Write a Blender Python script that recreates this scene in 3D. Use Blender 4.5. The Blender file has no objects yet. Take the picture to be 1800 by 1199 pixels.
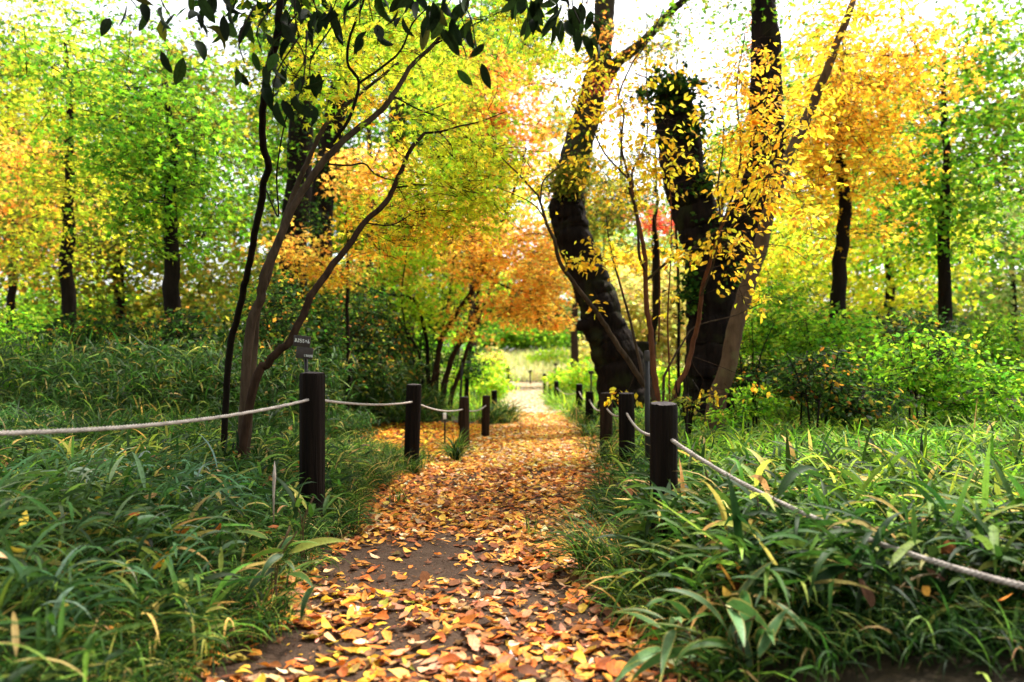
import bpy, math, random
import numpy as np
from mathutils import Vector

# ------------------------------------------------------------------ basics
rng = np.random.default_rng(11)
random.seed(5)
SC = bpy.context.scene
COL = SC.collection
F, H, HY = 1350.0, 0.95, 640.0        # focal length in photo pixels, eye height, horizon row


def P(px, py, Z):
    """photo direction + distance ahead -> world point"""
    return np.array([(px - 900.0) / F * Z, Z, H - (py - HY) / F * Z])


def L(h):
    h = h.lstrip('#')
    v = np.array([int(h[i:i + 2], 16) / 255 for i in (0, 2, 4)])
    return np.where(v <= .04045, v / 12.92, ((v + .055) / 1.055) ** 2.4)


def sstep(a, b, x):
    t = np.clip((x - a) / (b - a), 0, 1)
    return t * t * (3 - 2 * t)


def hnoise(x, y):
    return (np.sin(1.7 * x + 2.3 * y + 1) * np.cos(2.9 * x - 1.3 * y) * .5
            + np.sin(5.1 * x - 3.7 * y) * np.cos(4.3 * y + 2.2 * x + .7) * .25
            + np.sin(11.3 * x + 9.1 * y) * np.sin(8.7 * x - 12.1 * y) * .12)


EY = [-30, 0, 2.3, 2.8, 3.6, 4.9, 6.1, 8, 11.6, 18.3, 26, 38, 60]
EL = [-1.1, -1.0, -.96, -.93, -.92, -1.02, -1.02, -.70, -.40, -.05, -.22, -1.3, -1.6]
ER = [.6, .52, .50, .50, .47, .60, .74, .90, .95, .86, 1.2, 2.4, 2.8]


def edgeL(y): return np.interp(y, EY, EL)
def edgeR(y): return np.interp(y, EY, ER)


def gz(x, y):
    x = np.asarray(x, float); y = np.asarray(y, float)
    base = -.10 * np.exp(-((y - 20) / 9.) ** 2) + 1.6 * sstep(40, 68, y) + .02 * np.maximum(0, y - 68)
    dl = edgeL(y) - x; dr = x - edgeR(y)
    bank = (.17 * sstep(0, .7, dl) + .12 * sstep(.5, 5, dl)) * (1 - .75 * sstep(6, 9, y))
    bank = bank + (.10 * sstep(0, .7, dr) + .15 * sstep(.6, 5, dr)) * (1 - .5 * sstep(9, 20, y))
    out = np.maximum(np.maximum(dl, dr), 0)
    return base + bank + hnoise(x, y) * (.008 + .05 * sstep(0, 3, out))


def g1(x, y): return float(gz(x, y))


# ------------------------------------------------------------------ materials
def new_mat(name):
    m = bpy.data.materials.new(name); m.use_nodes = True
    nt = m.node_tree; nt.nodes.clear()
    out = nt.nodes.new('ShaderNodeOutputMaterial')
    return m, nt, out


def N(nt, kind, **kw):
    n = nt.nodes.new(kind)
    for k, v in kw.items():
        if k in n.inputs: n.inputs[k].default_value = v
        else: setattr(n, k, v)
    return n


def ramp(nt, stops):
    r = nt.nodes.new('ShaderNodeValToRGB')
    e = r.color_ramp.elements
    while len(e) < len(stops): e.new(.5)
    for el, (p, c) in zip(e, stops):
        el.position = p; el.color = (*c, 1)
    return r


def leaf_mat(name, trans=.5, rough=.45, spec=.35, edge=None, boost=1.25, vein=True):
    """leaf colour comes from the per-leaf attribute; light passes through the blade"""
    m, nt, out = new_mat(name)
    a = N(nt, 'ShaderNodeAttribute', attribute_name='tone')
    uv = N(nt, 'ShaderNodeUVMap')
    sx = N(nt, 'ShaderNodeSeparateXYZ'); nt.links.new(uv.outputs[0], sx.inputs[0])
    col = a.outputs['Color']
    # mottling of each blade
    geo = N(nt, 'ShaderNodeNewGeometry')
    nz = N(nt, 'ShaderNodeTexNoise', Scale=90.0, Detail=3.0)
    nt.links.new(geo.outputs['Position'], nz.inputs['Vector'])
    rp = ramp(nt, [(.3, (.72, .66, .6)), (.5, (1, 1, 1)), (.75, (1.15, 1.12, 1.05))])
    nt.links.new(nz.outputs['Fac'], rp.inputs[0])
    mx = N(nt, 'ShaderNodeMix', data_type='RGBA', blend_type='MULTIPLY'); mx.inputs[0].default_value = 1
    nt.links.new(col, mx.inputs[6]); nt.links.new(rp.outputs[0], mx.inputs[7]); col = mx.outputs[2]
    sub = N(nt, 'ShaderNodeMath', operation='SUBTRACT'); sub.inputs[1].default_value = .5
    nt.links.new(sx.outputs[0], sub.inputs[0])
    ab = N(nt, 'ShaderNodeMath', operation='ABSOLUTE'); nt.links.new(sub.outputs[0], ab.inputs[0])
    if edge is not None:
        r2 = ramp(nt, [(.42, (0, 0, 0)), (.47, (1, 1, 1))])
        nt.links.new(ab.outputs[0], r2.inputs[0])
        m2 = N(nt, 'ShaderNodeMix', data_type='RGBA')
        nt.links.new(r2.outputs[0], m2.inputs[0]); nt.links.new(col, m2.inputs[6]); m2.inputs[7].default_value = (*edge, 1)
        col = m2.outputs[2]
    elif vein:
        r2 = ramp(nt, [(.0, (1, 1, 1)), (.05, (0, 0, 0))])
        nt.links.new(ab.outputs[0], r2.inputs[0])
        m2 = N(nt, 'ShaderNodeMix', data_type='RGBA', blend_type='MULTIPLY')
        nt.links.new(r2.outputs[0], m2.inputs[0]); nt.links.new(col, m2.inputs[6]); m2.inputs[7].default_value = (.7, .6, .55, 1)
        col = m2.outputs[2]
    b = N(nt, 'ShaderNodeBsdfPrincipled', Roughness=rough)
    b.inputs['Specular IOR Level'].default_value = spec
    nt.links.new(col, b.inputs['Base Color'])
    t = N(nt, 'ShaderNodeBsdfTranslucent')
    mb = N(nt, 'ShaderNodeMix', data_type='RGBA', blend_type='MULTIPLY'); mb.inputs[0].default_value = 1
    nt.links.new(col, mb.inputs[6]); mb.inputs[7].default_value = (boost, boost, boost, 1)
    nt.links.new(mb.outputs[2], t.inputs['Color'])
    s = N(nt, 'ShaderNodeMixShader'); s.inputs[0].default_value = trans
    nt.links.new(b.outputs[0], s.inputs[1]); nt.links.new(t.outputs[0], s.inputs[2])
    nt.links.new(s.outputs[0], out.inputs[0])
    return m


def bark_mat(name, c0, c1, moss=None, moss_amt=.5, scale=14., rough=.9, bump=.6, stretch=.25):
    m, nt, out = new_mat(name)
    tc = N(nt, 'ShaderNodeTexCoord')
    mp = N(nt, 'ShaderNodeMapping'); mp.inputs['Scale'].default_value = (1, 1, stretch)
    nt.links.new(tc.outputs['Object'], mp.inputs[0])
    n1 = N(nt, 'ShaderNodeTexNoise', Scale=scale, Detail=8.0, Roughness=.65)
    nt.links.new(mp.outputs[0], n1.inputs['Vector'])
    v = N(nt, 'ShaderNodeTexVoronoi', Scale=scale * 1.3, feature='DISTANCE_TO_EDGE')
    nt.links.new(mp.outputs[0], v.inputs['Vector'])
    r = ramp(nt, [(.3, c0), (.7, c1)])
    nt.links.new(n1.outputs['Fac'], r.inputs[0])
    col = r.outputs[0]
    if moss is not None:
        n2 = N(nt, 'ShaderNodeTexNoise', Scale=3.0, Detail=5.0)
        nt.links.new(tc.outputs['Object'], n2.inputs['Vector'])
        r2 = ramp(nt, [(max(0, .62 - moss_amt * .3), (0, 0, 0)), (.72, (1, 1, 1))])
        nt.links.new(n2.outputs['Fac'], r2.inputs[0])
        mx = N(nt, 'ShaderNodeMix', data_type='RGBA')
        nt.links.new(r2.outputs[0], mx.inputs[0]); nt.links.new(col, mx.inputs[6]); mx.inputs[7].default_value = (*moss, 1)
        col = mx.outputs[2]
    b = N(nt, 'ShaderNodeBsdfPrincipled', Roughness=rough)
    b.inputs['Specular IOR Level'].default_value = .06
    nt.links.new(col, b.inputs['Base Color'])
    mm = N(nt, 'ShaderNodeMath', operation='MULTIPLY'); mm.inputs[1].default_value = 1.0
    nt.links.new(v.outputs['Distance'], mm.inputs[0])
    ad = N(nt, 'ShaderNodeMath', operation='ADD')
    nt.links.new(mm.outputs[0], ad.inputs[0]); nt.links.new(n1.outputs['Fac'], ad.inputs[1])
    bp = N(nt, 'ShaderNodeBump', Strength=bump, Distance=.02)
    nt.links.new(ad.outputs[0], bp.inputs['Height']); nt.links.new(bp.outputs[0], b.inputs['Normal'])
    nt.links.new(b.outputs[0], out.inputs[0])
    return m


def soil_mat(name, stops, scale, bump=.5):
    m, nt, out = new_mat(name)
    geo = N(nt, 'ShaderNodeNewGeometry')
    n1 = N(nt, 'ShaderNodeTexNoise', Scale=scale, Detail=9.0, Roughness=.68)
    nt.links.new(geo.outputs['Position'], n1.inputs['Vector'])
    n3 = N(nt, 'ShaderNodeTexNoise', Scale=1.6, Detail=4.0)
    nt.links.new(geo.outputs['Position'], n3.inputs['Vector'])
    ad = N(nt, 'ShaderNodeMix', data_type='FLOAT'); ad.inputs[0].default_value = .45
    nt.links.new(n1.outputs['Fac'], ad.inputs[2]); nt.links.new(n3.outputs['Fac'], ad.inputs[3])
    r = ramp(nt, stops); nt.links.new(ad.outputs[0], r.inputs[0])
    n2 = N(nt, 'ShaderNodeTexNoise', Scale=60.0, Detail=6.0)
    nt.links.new(geo.outputs['Position'], n2.inputs['Vector'])
    b = N(nt, 'ShaderNodeBsdfPrincipled', Roughness=.95)
    b.inputs['Specular IOR Level'].default_value = .15
    nt.links.new(r.outputs[0], b.inputs['Base Color'])
    bp = N(nt, 'ShaderNodeBump', Strength=bump, Distance=.015)
    nt.links.new(n2.outputs['Fac'], bp.inputs['Height']); nt.links.new(bp.outputs[0], b.inputs['Normal'])
    nt.links.new(b.outputs[0], out.inputs[0])
    return m


def plain_mat(name, c, rough=.7, spec=.3):
    m, nt, out = new_mat(name)
    geo = N(nt, 'ShaderNodeTexCoord')
    n1 = N(nt, 'ShaderNodeTexNoise', Scale=40.0, Detail=5.0)
    nt.links.new(geo.outputs['Object'], n1.inputs['Vector'])
    c = np.array(c)
    r = ramp(nt, [(.3, c * .7), (.7, np.minimum(c * 1.2, 1))]); nt.links.new(n1.outputs['Fac'], r.inputs[0])
    b = N(nt, 'ShaderNodeBsdfPrincipled', Roughness=rough); b.inputs['Specular IOR Level'].default_value = spec
    nt.links.new(r.outputs[0], b.inputs['Base Color']); nt.links.new(b.outputs[0], out.inputs[0])
    return m


M = {}
M['leaf'] = leaf_mat('autumn_leaf', .62, .6, .12, boost=1.25)
M['evergreen'] = leaf_mat('evergreen_leaf', .35, .6, .04, boost=1.0)
M['grass'] = leaf_mat('grass_blade', .42, .55, .12, boost=1.3)
M['sasa'] = leaf_mat('bamboo_grass_blade', .3, .5, .2, edge=L('#a0924c'), boost=1.1)
M['litter'] = leaf_mat('fallen_leaf', .2, .65, .15, boost=1.1)
M['bark_dark'] = bark_mat('dark_bark', (.006, .0045, .0035), (.022, .015, .011), None, 0, 10)
M['bark_black'] = bark_mat('black_bark', (.003, .0022, .002), (.020, .013, .010), (.024, .026, .009), .25, 12, bump=1.0)
M['bark_moss'] = bark_mat('mossy_bark', (.012, .009, .006), (.055, .04, .027), (.05, .058, .016), .7, 10, bump=1.0)
M['bark_brown'] = bark_mat('brown_bark', (.015, .008, .005), (.05, .028, .017), None, 0, 30, bump=.35)
M['bark_red'] = bark_mat('reddish_bark', (.06, .022, .012), (.17, .062, .03), None, 0, 30, bump=.35)
M['bark_pale'] = bark_mat('pale_bark', (.055, .032, .018), (.13, .08, .046), (.13, .12, .05), .2, 16, bump=.3)
M['bark_grey'] = bark_mat('grey_bark', (.022, .014, .009), (.085, .056, .037), None, 0, 22, bump=.4)
M['ground'] = soil_mat('woodland_soil', [(.3, (.012, .010, .006)), (.5, (.03, .022, .012)), (.7, (.06, .04, .018))], 9)
M['path'] = soil_mat('packed_earth', [(.3, (.026, .014, .008)), (.5, (.050, .029, .018)), (.7, (.088, .054, .034))], 7, .9)
M['post'] = bark_mat('stained_post_wood', (.0025, .002, .002), (.015, .0095, .007), (.05, .045, .035), -.02, 26, rough=.8, bump=.9, stretch=.05)
M['post_brown'] = bark_mat('worn_brown_post_wood', (.006, .004, .003), (.045, .026, .017), (.06, .05, .04), -.05, 26, rough=.85, bump=.9, stretch=.05)
M['post_top'] = bark_mat('weathered_end_grain', (.03, .025, .025), (.09, .075, .075), None, 0, 40, rough=.75, bump=.5, stretch=1)
M['rope'] = plain_mat('weathered_rope', (.36, .31, .27), .85, .2)
M['plaque'] = plain_mat('brown_plaque', (.040, .028, .026), .5, .3)
M['white'] = plain_mat('white_paint', (.85, .84, .82), .6, .3)
M['stake'] = plain_mat('dark_stake', (.012, .010, .009), .6, .3)


# ------------------------------------------------------------------ mesh helpers
def np_mesh(name, verts, faces4=None, faces3=None, tone=None, uv=None, smooth=True, mat=None):
    """verts (n,3); quads (a,4) and triangles (b,3); tone = colour per vertex; uv = per vertex"""
    me = bpy.data.meshes.new(name)
    verts = np.asarray(verts, np.float32)
    loops = []; sizes = []
    if faces4 is not None and len(faces4):
        loops.append(np.asarray(faces4, np.int32).ravel()); sizes.append(np.full(len(faces4), 4))
    if faces3 is not None and len(faces3):
        loops.append(np.asarray(faces3, np.int32).ravel()); sizes.append(np.full(len(faces3), 3))
    loops = np.concatenate(loops); sizes = np.concatenate(sizes)
    starts = np.concatenate([[0], np.cumsum(sizes)[:-1]]).astype(np.int32)
    me.vertices.add(len(verts)); me.vertices.foreach_set('co', verts.ravel())
    me.loops.add(len(loops)); me.loops.foreach_set('vertex_index', loops.astype(np.int32))
    me.polygons.add(len(sizes)); me.polygons.foreach_set('loop_start', starts)
    me.update(calc_edges=True)
    if smooth:
        me.polygons.foreach_set('use_smooth', np.ones(len(sizes), bool))
    if tone is not None:
        at = me.attributes.new('tone', 'FLOAT_COLOR', 'POINT')
        c = np.ones((len(verts), 4), np.float32); c[:, :3] = tone
        at.data.foreach_set('color', c.ravel())
    if uv is not None:
        ul = me.uv_layers.new(name='UVMap')
        ul.data.foreach_set('uv', np.asarray(uv, np.float32)[loops].ravel())
    if mat is not None: me.materials.append(mat)
    return me


def link(name, me, parent=None):
    o = bpy.data.objects.new(name, me); COL.objects.link(o)
    if parent is not None:
        o.parent = parent
        o.matrix_parent_inverse.identity()
    return o


def localise(verts, parent):
    return np.asarray(verts) - np.array(parent.location)[None, :]


def tag(o, label=None, cat=None, group=None, kind=None):
    if label: o['label'] = label
    if cat: o['category'] = cat
    if group: o['group'] = group
    if kind: o['kind'] = kind
    return o


def empty(name, loc, label, cat, group=None):
    o = bpy.data.objects.new(name, None); COL.objects.link(o)
    o.location = [float(v) for v in loc]; o.empty_display_size = .1
    return tag(o, label, cat, group)


def smooth_path(pts, n=6):
    """Catmull-Rom through pts (k,d)"""
    pts = np.asarray(pts, float)
    if len(pts) < 3: 
        t = np.linspace(0, 1, n + 1)[:, None]
        return pts[0] * (1 - t) + pts[-1] * t
    q = np.vstack([2 * pts[0] - pts[1], pts, 2 * pts[-1] - pts[-2]])
    out = []
    for i in range(1, len(q) - 2):
        p0, p1, p2, p3 = q[i - 1:i + 3]
        t = np.linspace(0, 1, n, endpoint=False)[:, None]
        out.append(.5 * ((2 * p1) + (-p0 + p2) * t + (2 * p0 - 5 * p1 + 4 * p2 - p3) * t ** 2 + (-p0 + 3 * p1 - 3 * p2 + p3) * t ** 3))
    out.append(pts[-1:])
    return np.vstack(out)


class Geo:
    def __init__(s): s.v = []; s.f4 = []; s.f3 = []; s.n = 0

    def add(s, v, f4=None, f3=None):
        v = np.asarray(v, float)
        s.v.append(v)
        if f4 is not None and len(f4): s.f4.append(np.asarray(f4) + s.n)
        if f3 is not None and len(f3): s.f3.append(np.asarray(f3) + s.n)
        s.n += len(v)

    def tube(s, path, rad, sides=8, rough=0., cap=True, seed=0, ridge=0.):
        path = np.asarray(path, float); k = len(path)
        rad = np.broadcast_to(np.asarray(rad, float), (k,)) if np.ndim(rad) else np.full(k, rad)
        d = np.gradient(path, axis=0); d /= np.linalg.norm(d, axis=1)[:, None] + 1e-9
        ref = np.array([0, 1., 0.]) if abs(d[:, 1]).mean() < .8 else np.array([1., 0, 0])
        u = np.cross(d, ref); u /= np.linalg.norm(u, axis=1)[:, None] + 1e-9
        w = np.cross(d, u)
        a = np.linspace(0, 2 * np.pi, sides, endpoint=False)
        R = np.repeat(rad[:, None], sides, 1)
        if rough:
            tt = np.linspace(0, k * .35, k)[:, None]
            nz = (np.sin(3 * a + 1.1 * tt + seed) * .35 + np.sin(5 * a - .9 * tt + 2 * seed) * .3
                  + np.sin(2 * a + 2.3 * tt + seed * 3) * .4 + rng.normal(0, .09, (k, sides)))
            R = R * (1 + rough * nz)
        if ridge:
            tt = np.linspace(0, k * .12, k)[:, None]
            R = R * (1 + ridge * (np.abs(np.sin(6.5 * a + 1.4 * np.sin(tt + seed))) + .6 * np.abs(np.sin(11.5 * a - 1.1 * np.sin(1.7 * tt) + seed)) - .9)
                     + ridge * .5 * rng.normal(0, 1, (k, sides)))
        v = path[:, None, :] + R[..., None] * (np.cos(a)[None, :, None] * u[:, None, :] + np.sin(a)[None, :, None] * w[:, None, :])
        v = v.reshape(-1, 3)
        i = np.arange(k - 1)[:, None] * sides; j = np.arange(sides)[None, :]; j2 = (j + 1) % sides
        f = np.stack([i + j, i + j2, i + sides + j2, i + sides + j], -1).reshape(-1, 4)
        f3 = None
        if cap:
            v = np.vstack([v, path[0], path[-1]])
            c0, c1 = k * sides, k * sides + 1; jj = np.arange(sides); jn = (jj + 1) % sides
            f3 = np.vstack([np.stack([np.full(sides, c0), jn, jj], 1),
                            np.stack([np.full(sides, c1), (k - 1) * sides + jj, (k - 1) * sides + jn], 1)])
        s.add(v, f, f3)

    def build(s, name, mat, parent=None, smooth=True):
        v = np.vstack(s.v)
        if parent is not None: v = localise(v, parent)
        me = np_mesh(name, v, np.vstack(s.f4) if s.f4 else None, np.vstack(s.f3) if s.f3 else None, smooth=smooth, mat=mat)
        return link(name, me, parent)


# ---- leaf shapes: vertices (x across, y along, z up), uv u across
def T_simple():
    v = np.array([[0, 0, 0], [-.26, .38, .05], [0, .45, -.03], [.26, .38, .05], [-.17, .75, .03], [.17, .75, .03], [0, 1, -.05]])
    f4 = np.array([[0, 2, 1, 1], [0, 3, 2, 2]])[:0]
    f3 = np.array([[0, 2, 1], [0, 3, 2], [1, 2, 4], [2, 3, 5], [2, 6, 4], [2, 5, 6]])
    u = np.array([.5, .0, .5, 1., .1, .9, .5])
    return v, f3, np.stack([u, v[:, 1]], 1)


def T_flake():
    v = np.array([[0, 0, 0], [-.32, .5, .06], [.32, .5, .06], [0, 1, -.04]])
    f3 = np.array([[0, 2, 1], [1, 2, 3]])
    return v, f3, np.array([[.3, 0], [.2, .5], [.8, .5], [.7, 1]])


def T_maple(lobes=5):
    ang = np.radians([-115, -58, 0, 58, 115]); ln = [.5, .85, 1.0, .85, .5]
    v = [[0, 0, 0]]
    allp = []
    for i, (a, l) in enumerate(zip(ang, ln)):
        allp.append((a, l * .62))
        if i < 4: allp.append(((a + ang[i + 1]) / 2, .2))
    allp = [(-2.8, .12)] + allp + [(2.8, .12)]
    for a, r in allp:
        v.append([math.sin(a) * r, .38 + math.cos(a) * r, -.10 * r + .03 * math.cos(3 * a)])
    v[0] = [0, .38, .04]
    v = np.array(v); n = len(v) - 1
    f3 = np.array([[0, i + 1, i] for i in range(1, n)] )
    f3 = np.vstack([f3, [[0, 1, n]]])
    u = .5 + np.clip(v[:, 0], -.5, .5) * .7 + .12
    return v, f3, np.stack([u, v[:, 1]], 1)


def T_oval():
    u = np.array([-1, 0, 1.]); t = np.linspace(0, 1, 8); V = []; UV = []
    pr = np.sin(np.pi * t ** .9) ** .7 * .2; pr[0] = .015; pr[-1] = .006
    for k in range(8):
        for q in u:
            V.append([q * pr[k], t[k], abs(q) * pr[k] * .35 - .25 * (t[k] - .3) ** 2]); UV.append([.5 + q * .5, t[k]])
    F3 = []
    for k in range(7):
        for j in range(2):
            a = k * 3 + j; F3 += [[a, a + 1, a + 4], [a, a + 4, a + 3]]
    return np.array(V), np.array(F3), np.array(UV)


T = {'simple': T_simple(), 'flake': T_flake(), 'maple': T_maple(), 'oval': T_oval()}


def jitter(cols, n, hs=.12, vs=.25):
    """pick from palette rows (hex, weight) and vary brightness and hue a little"""
    c = np.array([L(h) for h, w in cols]); w = np.array([w for h, w in cols], float); w /= w.sum()
    out = c[rng.choice(len(c), n, p=w)]
    out = out * .97 + .03 * out.mean(1, keepdims=True)
    out = out * np.exp(rng.normal(0, vs, (n, 1))) * np.exp(rng.normal(0, hs, (n, 3)))
    return np.clip(out, .003, .9)


def leaf_verts(pos, ydir, nrm, size, shape, width=1.0):
    v, f3, uv = T[shape]
    n = len(pos)
    y = ydir / (np.linalg.norm(ydir, axis=1)[:, None] + 1e-9)
    x = np.cross(y, nrm); x /= np.linalg.norm(x, axis=1)[:, None] + 1e-9
    z = np.cross(x, y)
    size = np.broadcast_to(size, (n,))
    curl = rng.normal(1, .9, n)[:, None, None]
    V = (v[None, :, 0:1] * x[:, None, :] * width + v[None, :, 1:2] * y[:, None, :] + v[None, :, 2:3] * curl * z[:, None, :]) * size[:, None, None] + pos[:, None, :]
    Fc = f3[None] + (np.arange(n) * len(v))[:, None, None]
    return V.reshape(-1, 3), Fc.reshape(-1, 3), np.tile(uv, (n, 1)), len(v)


def leaf_obj(name, pos, ydir, nrm, size, tone, shape, mat, parent=None, width=1.0):
    V, Fc, uv, k = leaf_verts(pos, ydir, nrm, size, shape, width)
    if parent is not None: V = localise(V, parent)
    me = np_mesh(name, V, None, Fc, tone=np.repeat(tone, k, 0), uv=uv, smooth=False, mat=mat)
    return link(name, me, parent)


def rvec(n, s=1.0): return rng.normal(0, s, (n, 3))


PAL = {
    'yg':     [('#ccd824', 4), ('#e4de2c', 2.6), ('#a4c828', 3.4), ('#f4dc30', 1.8)],
    'yellow': [('#f4c81e', 4), ('#f8d838', 3), ('#eeb018', 2), ('#d8cc20', 1)],
    'gold':   [('#fab824', 4), ('#fcc830', 3), ('#f6a820', 2), ('#ecd434', 1)],
    'orange': [('#ffb440', 4), ('#ffc448', 4), ('#ffa838', 2.5), ('#ffd454', 2.5)],
    'deep':   [('#fc9c38', 3), ('#ffac3c', 3), ('#f88a30', 1), ('#ffbc44', 2)],
    'red':    [('#f0583c', 3), ('#f87c48', 2.4), ('#dc4434', 1)],
    'green':  [('#6ca01c', 3), ('#88b822', 3), ('#4c841c', 2.5), ('#b4cc2c', 1.5)],
    'bright': [('#a8d428', 3), ('#c4dc30', 3), ('#84bc24', 2), ('#e0dc38', 1)],
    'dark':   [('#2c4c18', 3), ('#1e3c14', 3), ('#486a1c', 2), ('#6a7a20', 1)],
    'olive':  [('#7c8820', 3), ('#98942a', 2), ('#5c7020', 2), ('#b8982c', 1)],
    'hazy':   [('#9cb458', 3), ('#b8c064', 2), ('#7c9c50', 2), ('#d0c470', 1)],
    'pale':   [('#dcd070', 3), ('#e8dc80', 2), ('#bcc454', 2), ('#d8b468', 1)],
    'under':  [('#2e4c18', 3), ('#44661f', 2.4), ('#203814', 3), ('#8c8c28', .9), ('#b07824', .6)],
}


def leaf_cloud(sprays, pal, size, parent, name, shape='maple', mat=None, skel=None, twig_r=.004, twigmat=None, tilt=.55, twigs=True, droop=.25, width=1.0):
    """sprays: list of (centre, length, nleaves). Flat sprays of leaves along a twig."""
    pos = []; yd = []; nm = []
    tg = Geo()
    if skel is not None and len(skel):
        sprays = sorted(sprays, key=lambda q: np.min(np.linalg.norm(skel - q[0], axis=1)))
        buf = np.empty((len(skel) + 3 * len(sprays), 3)); buf[:len(skel)] = skel; nb = len(skel)
    for (c, ln, n) in sprays:
        if skel is not None and len(skel):
            skel = buf[:nb]
            dd = np.linalg.norm(skel - c, axis=1) + np.maximum(0, skel[:, 2] - c[2]) * 1.2
            a = skel[np.argmin(dd)]
            d = c - a
            if np.linalg.norm(d) < .05: d = rvec(1)[0]
        else:
            a = None; d = rvec(1)[0]; d[2] *= .3
        d = d / np.linalg.norm(d) + rvec(1, .35)[0]
        d[2] *= .45; d /= np.linalg.norm(d) + 1e-9
        p0 = c - d * ln * .5; p1 = c + d * ln * .5 + np.array([0, 0, -droop * ln * .3])
        if twigs and a is not None:
            mid = (a + p0) / 2 + rvec(1, .06 * np.linalg.norm(p0 - a))[0]
            pth = smooth_path([a, mid, p0, (p0 + p1) / 2 + np.array([0, 0, .03 * ln]), p1], 3)
            tg.tube(pth, np.linspace(twig_r * min(1.6, .6 + .6 * np.linalg.norm(p0 - a)), twig_r * .3, len(pth)), 4, cap=False)
        if a is not None:
            buf[nb:nb + 3] = [(a + p0) / 2, p0, (p0 + p1) / 2]; nb += 3
        side = np.cross(d, [0, 0, 1.]); side /= np.linalg.norm(side) + 1e-9
        t = rng.random(n); sg = rng.choice([-1, 1], n)
        lat = np.abs(rng.normal(0, .30, n)) * ln * (1 - .5 * t)
        q = p0 + (p1 - p0) * t[:, None] + side * (sg * lat)[:, None]
        q[:, 2] += rng.normal(0, .07 * ln, n) - lat * droop * .8
        pos.append(q)
        y = side * sg[:, None] * .7 + d * .6 + rvec(n, .45); y[:, 2] -= droop + .15
        yd.append(y)
        nv = rvec(n, tilt); nv[:, 2] += .8; nm.append(nv)
    pos = np.vstack(pos); yd = np.vstack(yd); nm = np.vstack(nm); n = len(pos)
    tone = jitter(PAL[pal] if isinstance(pal, str) else pal, n)
    sz = size * rng.uniform(.65, 1.25, n)
    o = leaf_obj(name, pos, yd, nm, sz, tone, shape, mat or M['leaf'], parent, width)
    if tg.n and twigs:
        t_ = tg.build('twigs', twigmat or M['bark_dark'], parent)
        t_['kind'] = 'stuff'
    return o


def clump_sprays(cl):
    """(px,py,Z, rx_px, ry_px, rdepth_m, nspray, spray_len, leaves)"""
    px, py, Z, rx, ry, rd, ns, ln, nl = cl
    c = P(px, py, Z); r = np.array([rx / F * Z, rd, ry / F * Z])
    out = []
    for _ in range(ns):
        v = rvec(1)[0]; v /= np.linalg.norm(v); v *= rng.random() ** (1 / 2.2)
        out.append((c + v * r, ln * rng.uniform(.6, 1.3), max(3, int(nl * rng.uniform(.5, 1.4)))))
    return out


def plant(name, label, cat, stems, crowns, group=None, bark='bark_dark', twig_bark=None, stem_name='stem', sides=9, rough=.06, root_px=None, taper_top=True):
    """stems: list of dict(p=[(px,py,Z)...], r=(r0,r1), [bark], [name], [ground=True])
       crowns: list of dict(name, pal, size, shape, clumps=[...])"""
    p0 = P(*(root_px or stems[0]['p'][0]))
    gx, gy = p0[0], p0[1]
    root = empty(name, (gx, gy, g1(gx, gy)), label, cat, group)
    skel = []
    for i, s in enumerate(stems):
        pts = [P(*q) for q in s['p']]
        if s.get('ground', True):
            b = pts[0].copy(); b[2] = g1(b[0], b[1]) - .12
            if pts[0][2] - b[2] > .08:
                dxy = (pts[0] - pts[1])[:2] / max(.05, abs(pts[0][2] - pts[1][2])) * (pts[0][2] - b[2]) * .35
                b[:2] += np.clip(dxy, -.5, .5)
                pts = [b] + pts
        pth = smooth_path(pts, s.get('n', 7))
        k = len(pth)
        # small natural wobble
        rr = np.linspace(s['r'][0], s['r'][-1], k) if len(s['r']) == 2 else np.interp(np.linspace(0, 1, k), np.linspace(0, 1, len(s['r'])), s['r'])
        wob = np.stack([np.convolve(rng.normal(0, 1, k + 4), np.ones(5) / 5, 'valid') for _ in range(3)], 1)
        pth = pth + wob * np.minimum(rr, .03)[:, None] * s.get('wob', .5)
        if s.get('flare'):
            hgt = pth[:, 2] - pth[0, 2]
            rr = rr * (1 + s['flare'] * np.exp(-hgt / .25))
        g = Geo(); g.tube(pth, rr, s.get('sides', sides), s.get('rough', rough), seed=i * 1.7, ridge=s.get('ridge', 0))
        nm = s.get('name', stem_name)
        g.build(nm, M[s.get('bark', bark)], root)
        if not s.get('bare'): skel.append(pth[int(k * s.get('from', .35)):])
    skel = np.vstack(skel) if skel else None
    for c in crowns:
        sp = []
        for cl in c['clumps']: sp += clump_sprays(cl)
        leaf_cloud(sp, c['pal'], c['size'], root, c.get('name', 'crown'), c.get('shape', 'maple'), M[c.get('mat', 'leaf')], skel,
                   c.get('twig_r', .004), M[twig_bark or bark], c.get('tilt', .55), c.get('twigs', True), c.get('droop', .25), c.get('width', 1.0))
    return root


#@@TERRAIN
# ------------------------------------------------------------------ ground and path
def grid_mesh(xs, ys, zf):
    X, Y = np.meshgrid(xs, ys)
    v = np.stack([X, Y, zf(X, Y)], -1).reshape(-1, 3)
    nx, ny = len(xs), len(ys)
    i = np.arange(ny - 1)[:, None] * nx; j = np.arange(nx - 1)[None, :]
    f = np.stack([i + j, i + j + 1, i + nx + j + 1, i + nx + j], -1).reshape(-1, 4)
    return v, f


xs = np.concatenate([np.linspace(-160, -14, 30)[:-1], np.linspace(-14, 14, 190), np.linspace(14, 160, 30)[1:]])
ys = np.concatenate([np.linspace(-60, -2, 16)[:-1], np.linspace(-2, 42, 300), np.linspace(42, 220, 60)[1:]])


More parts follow.
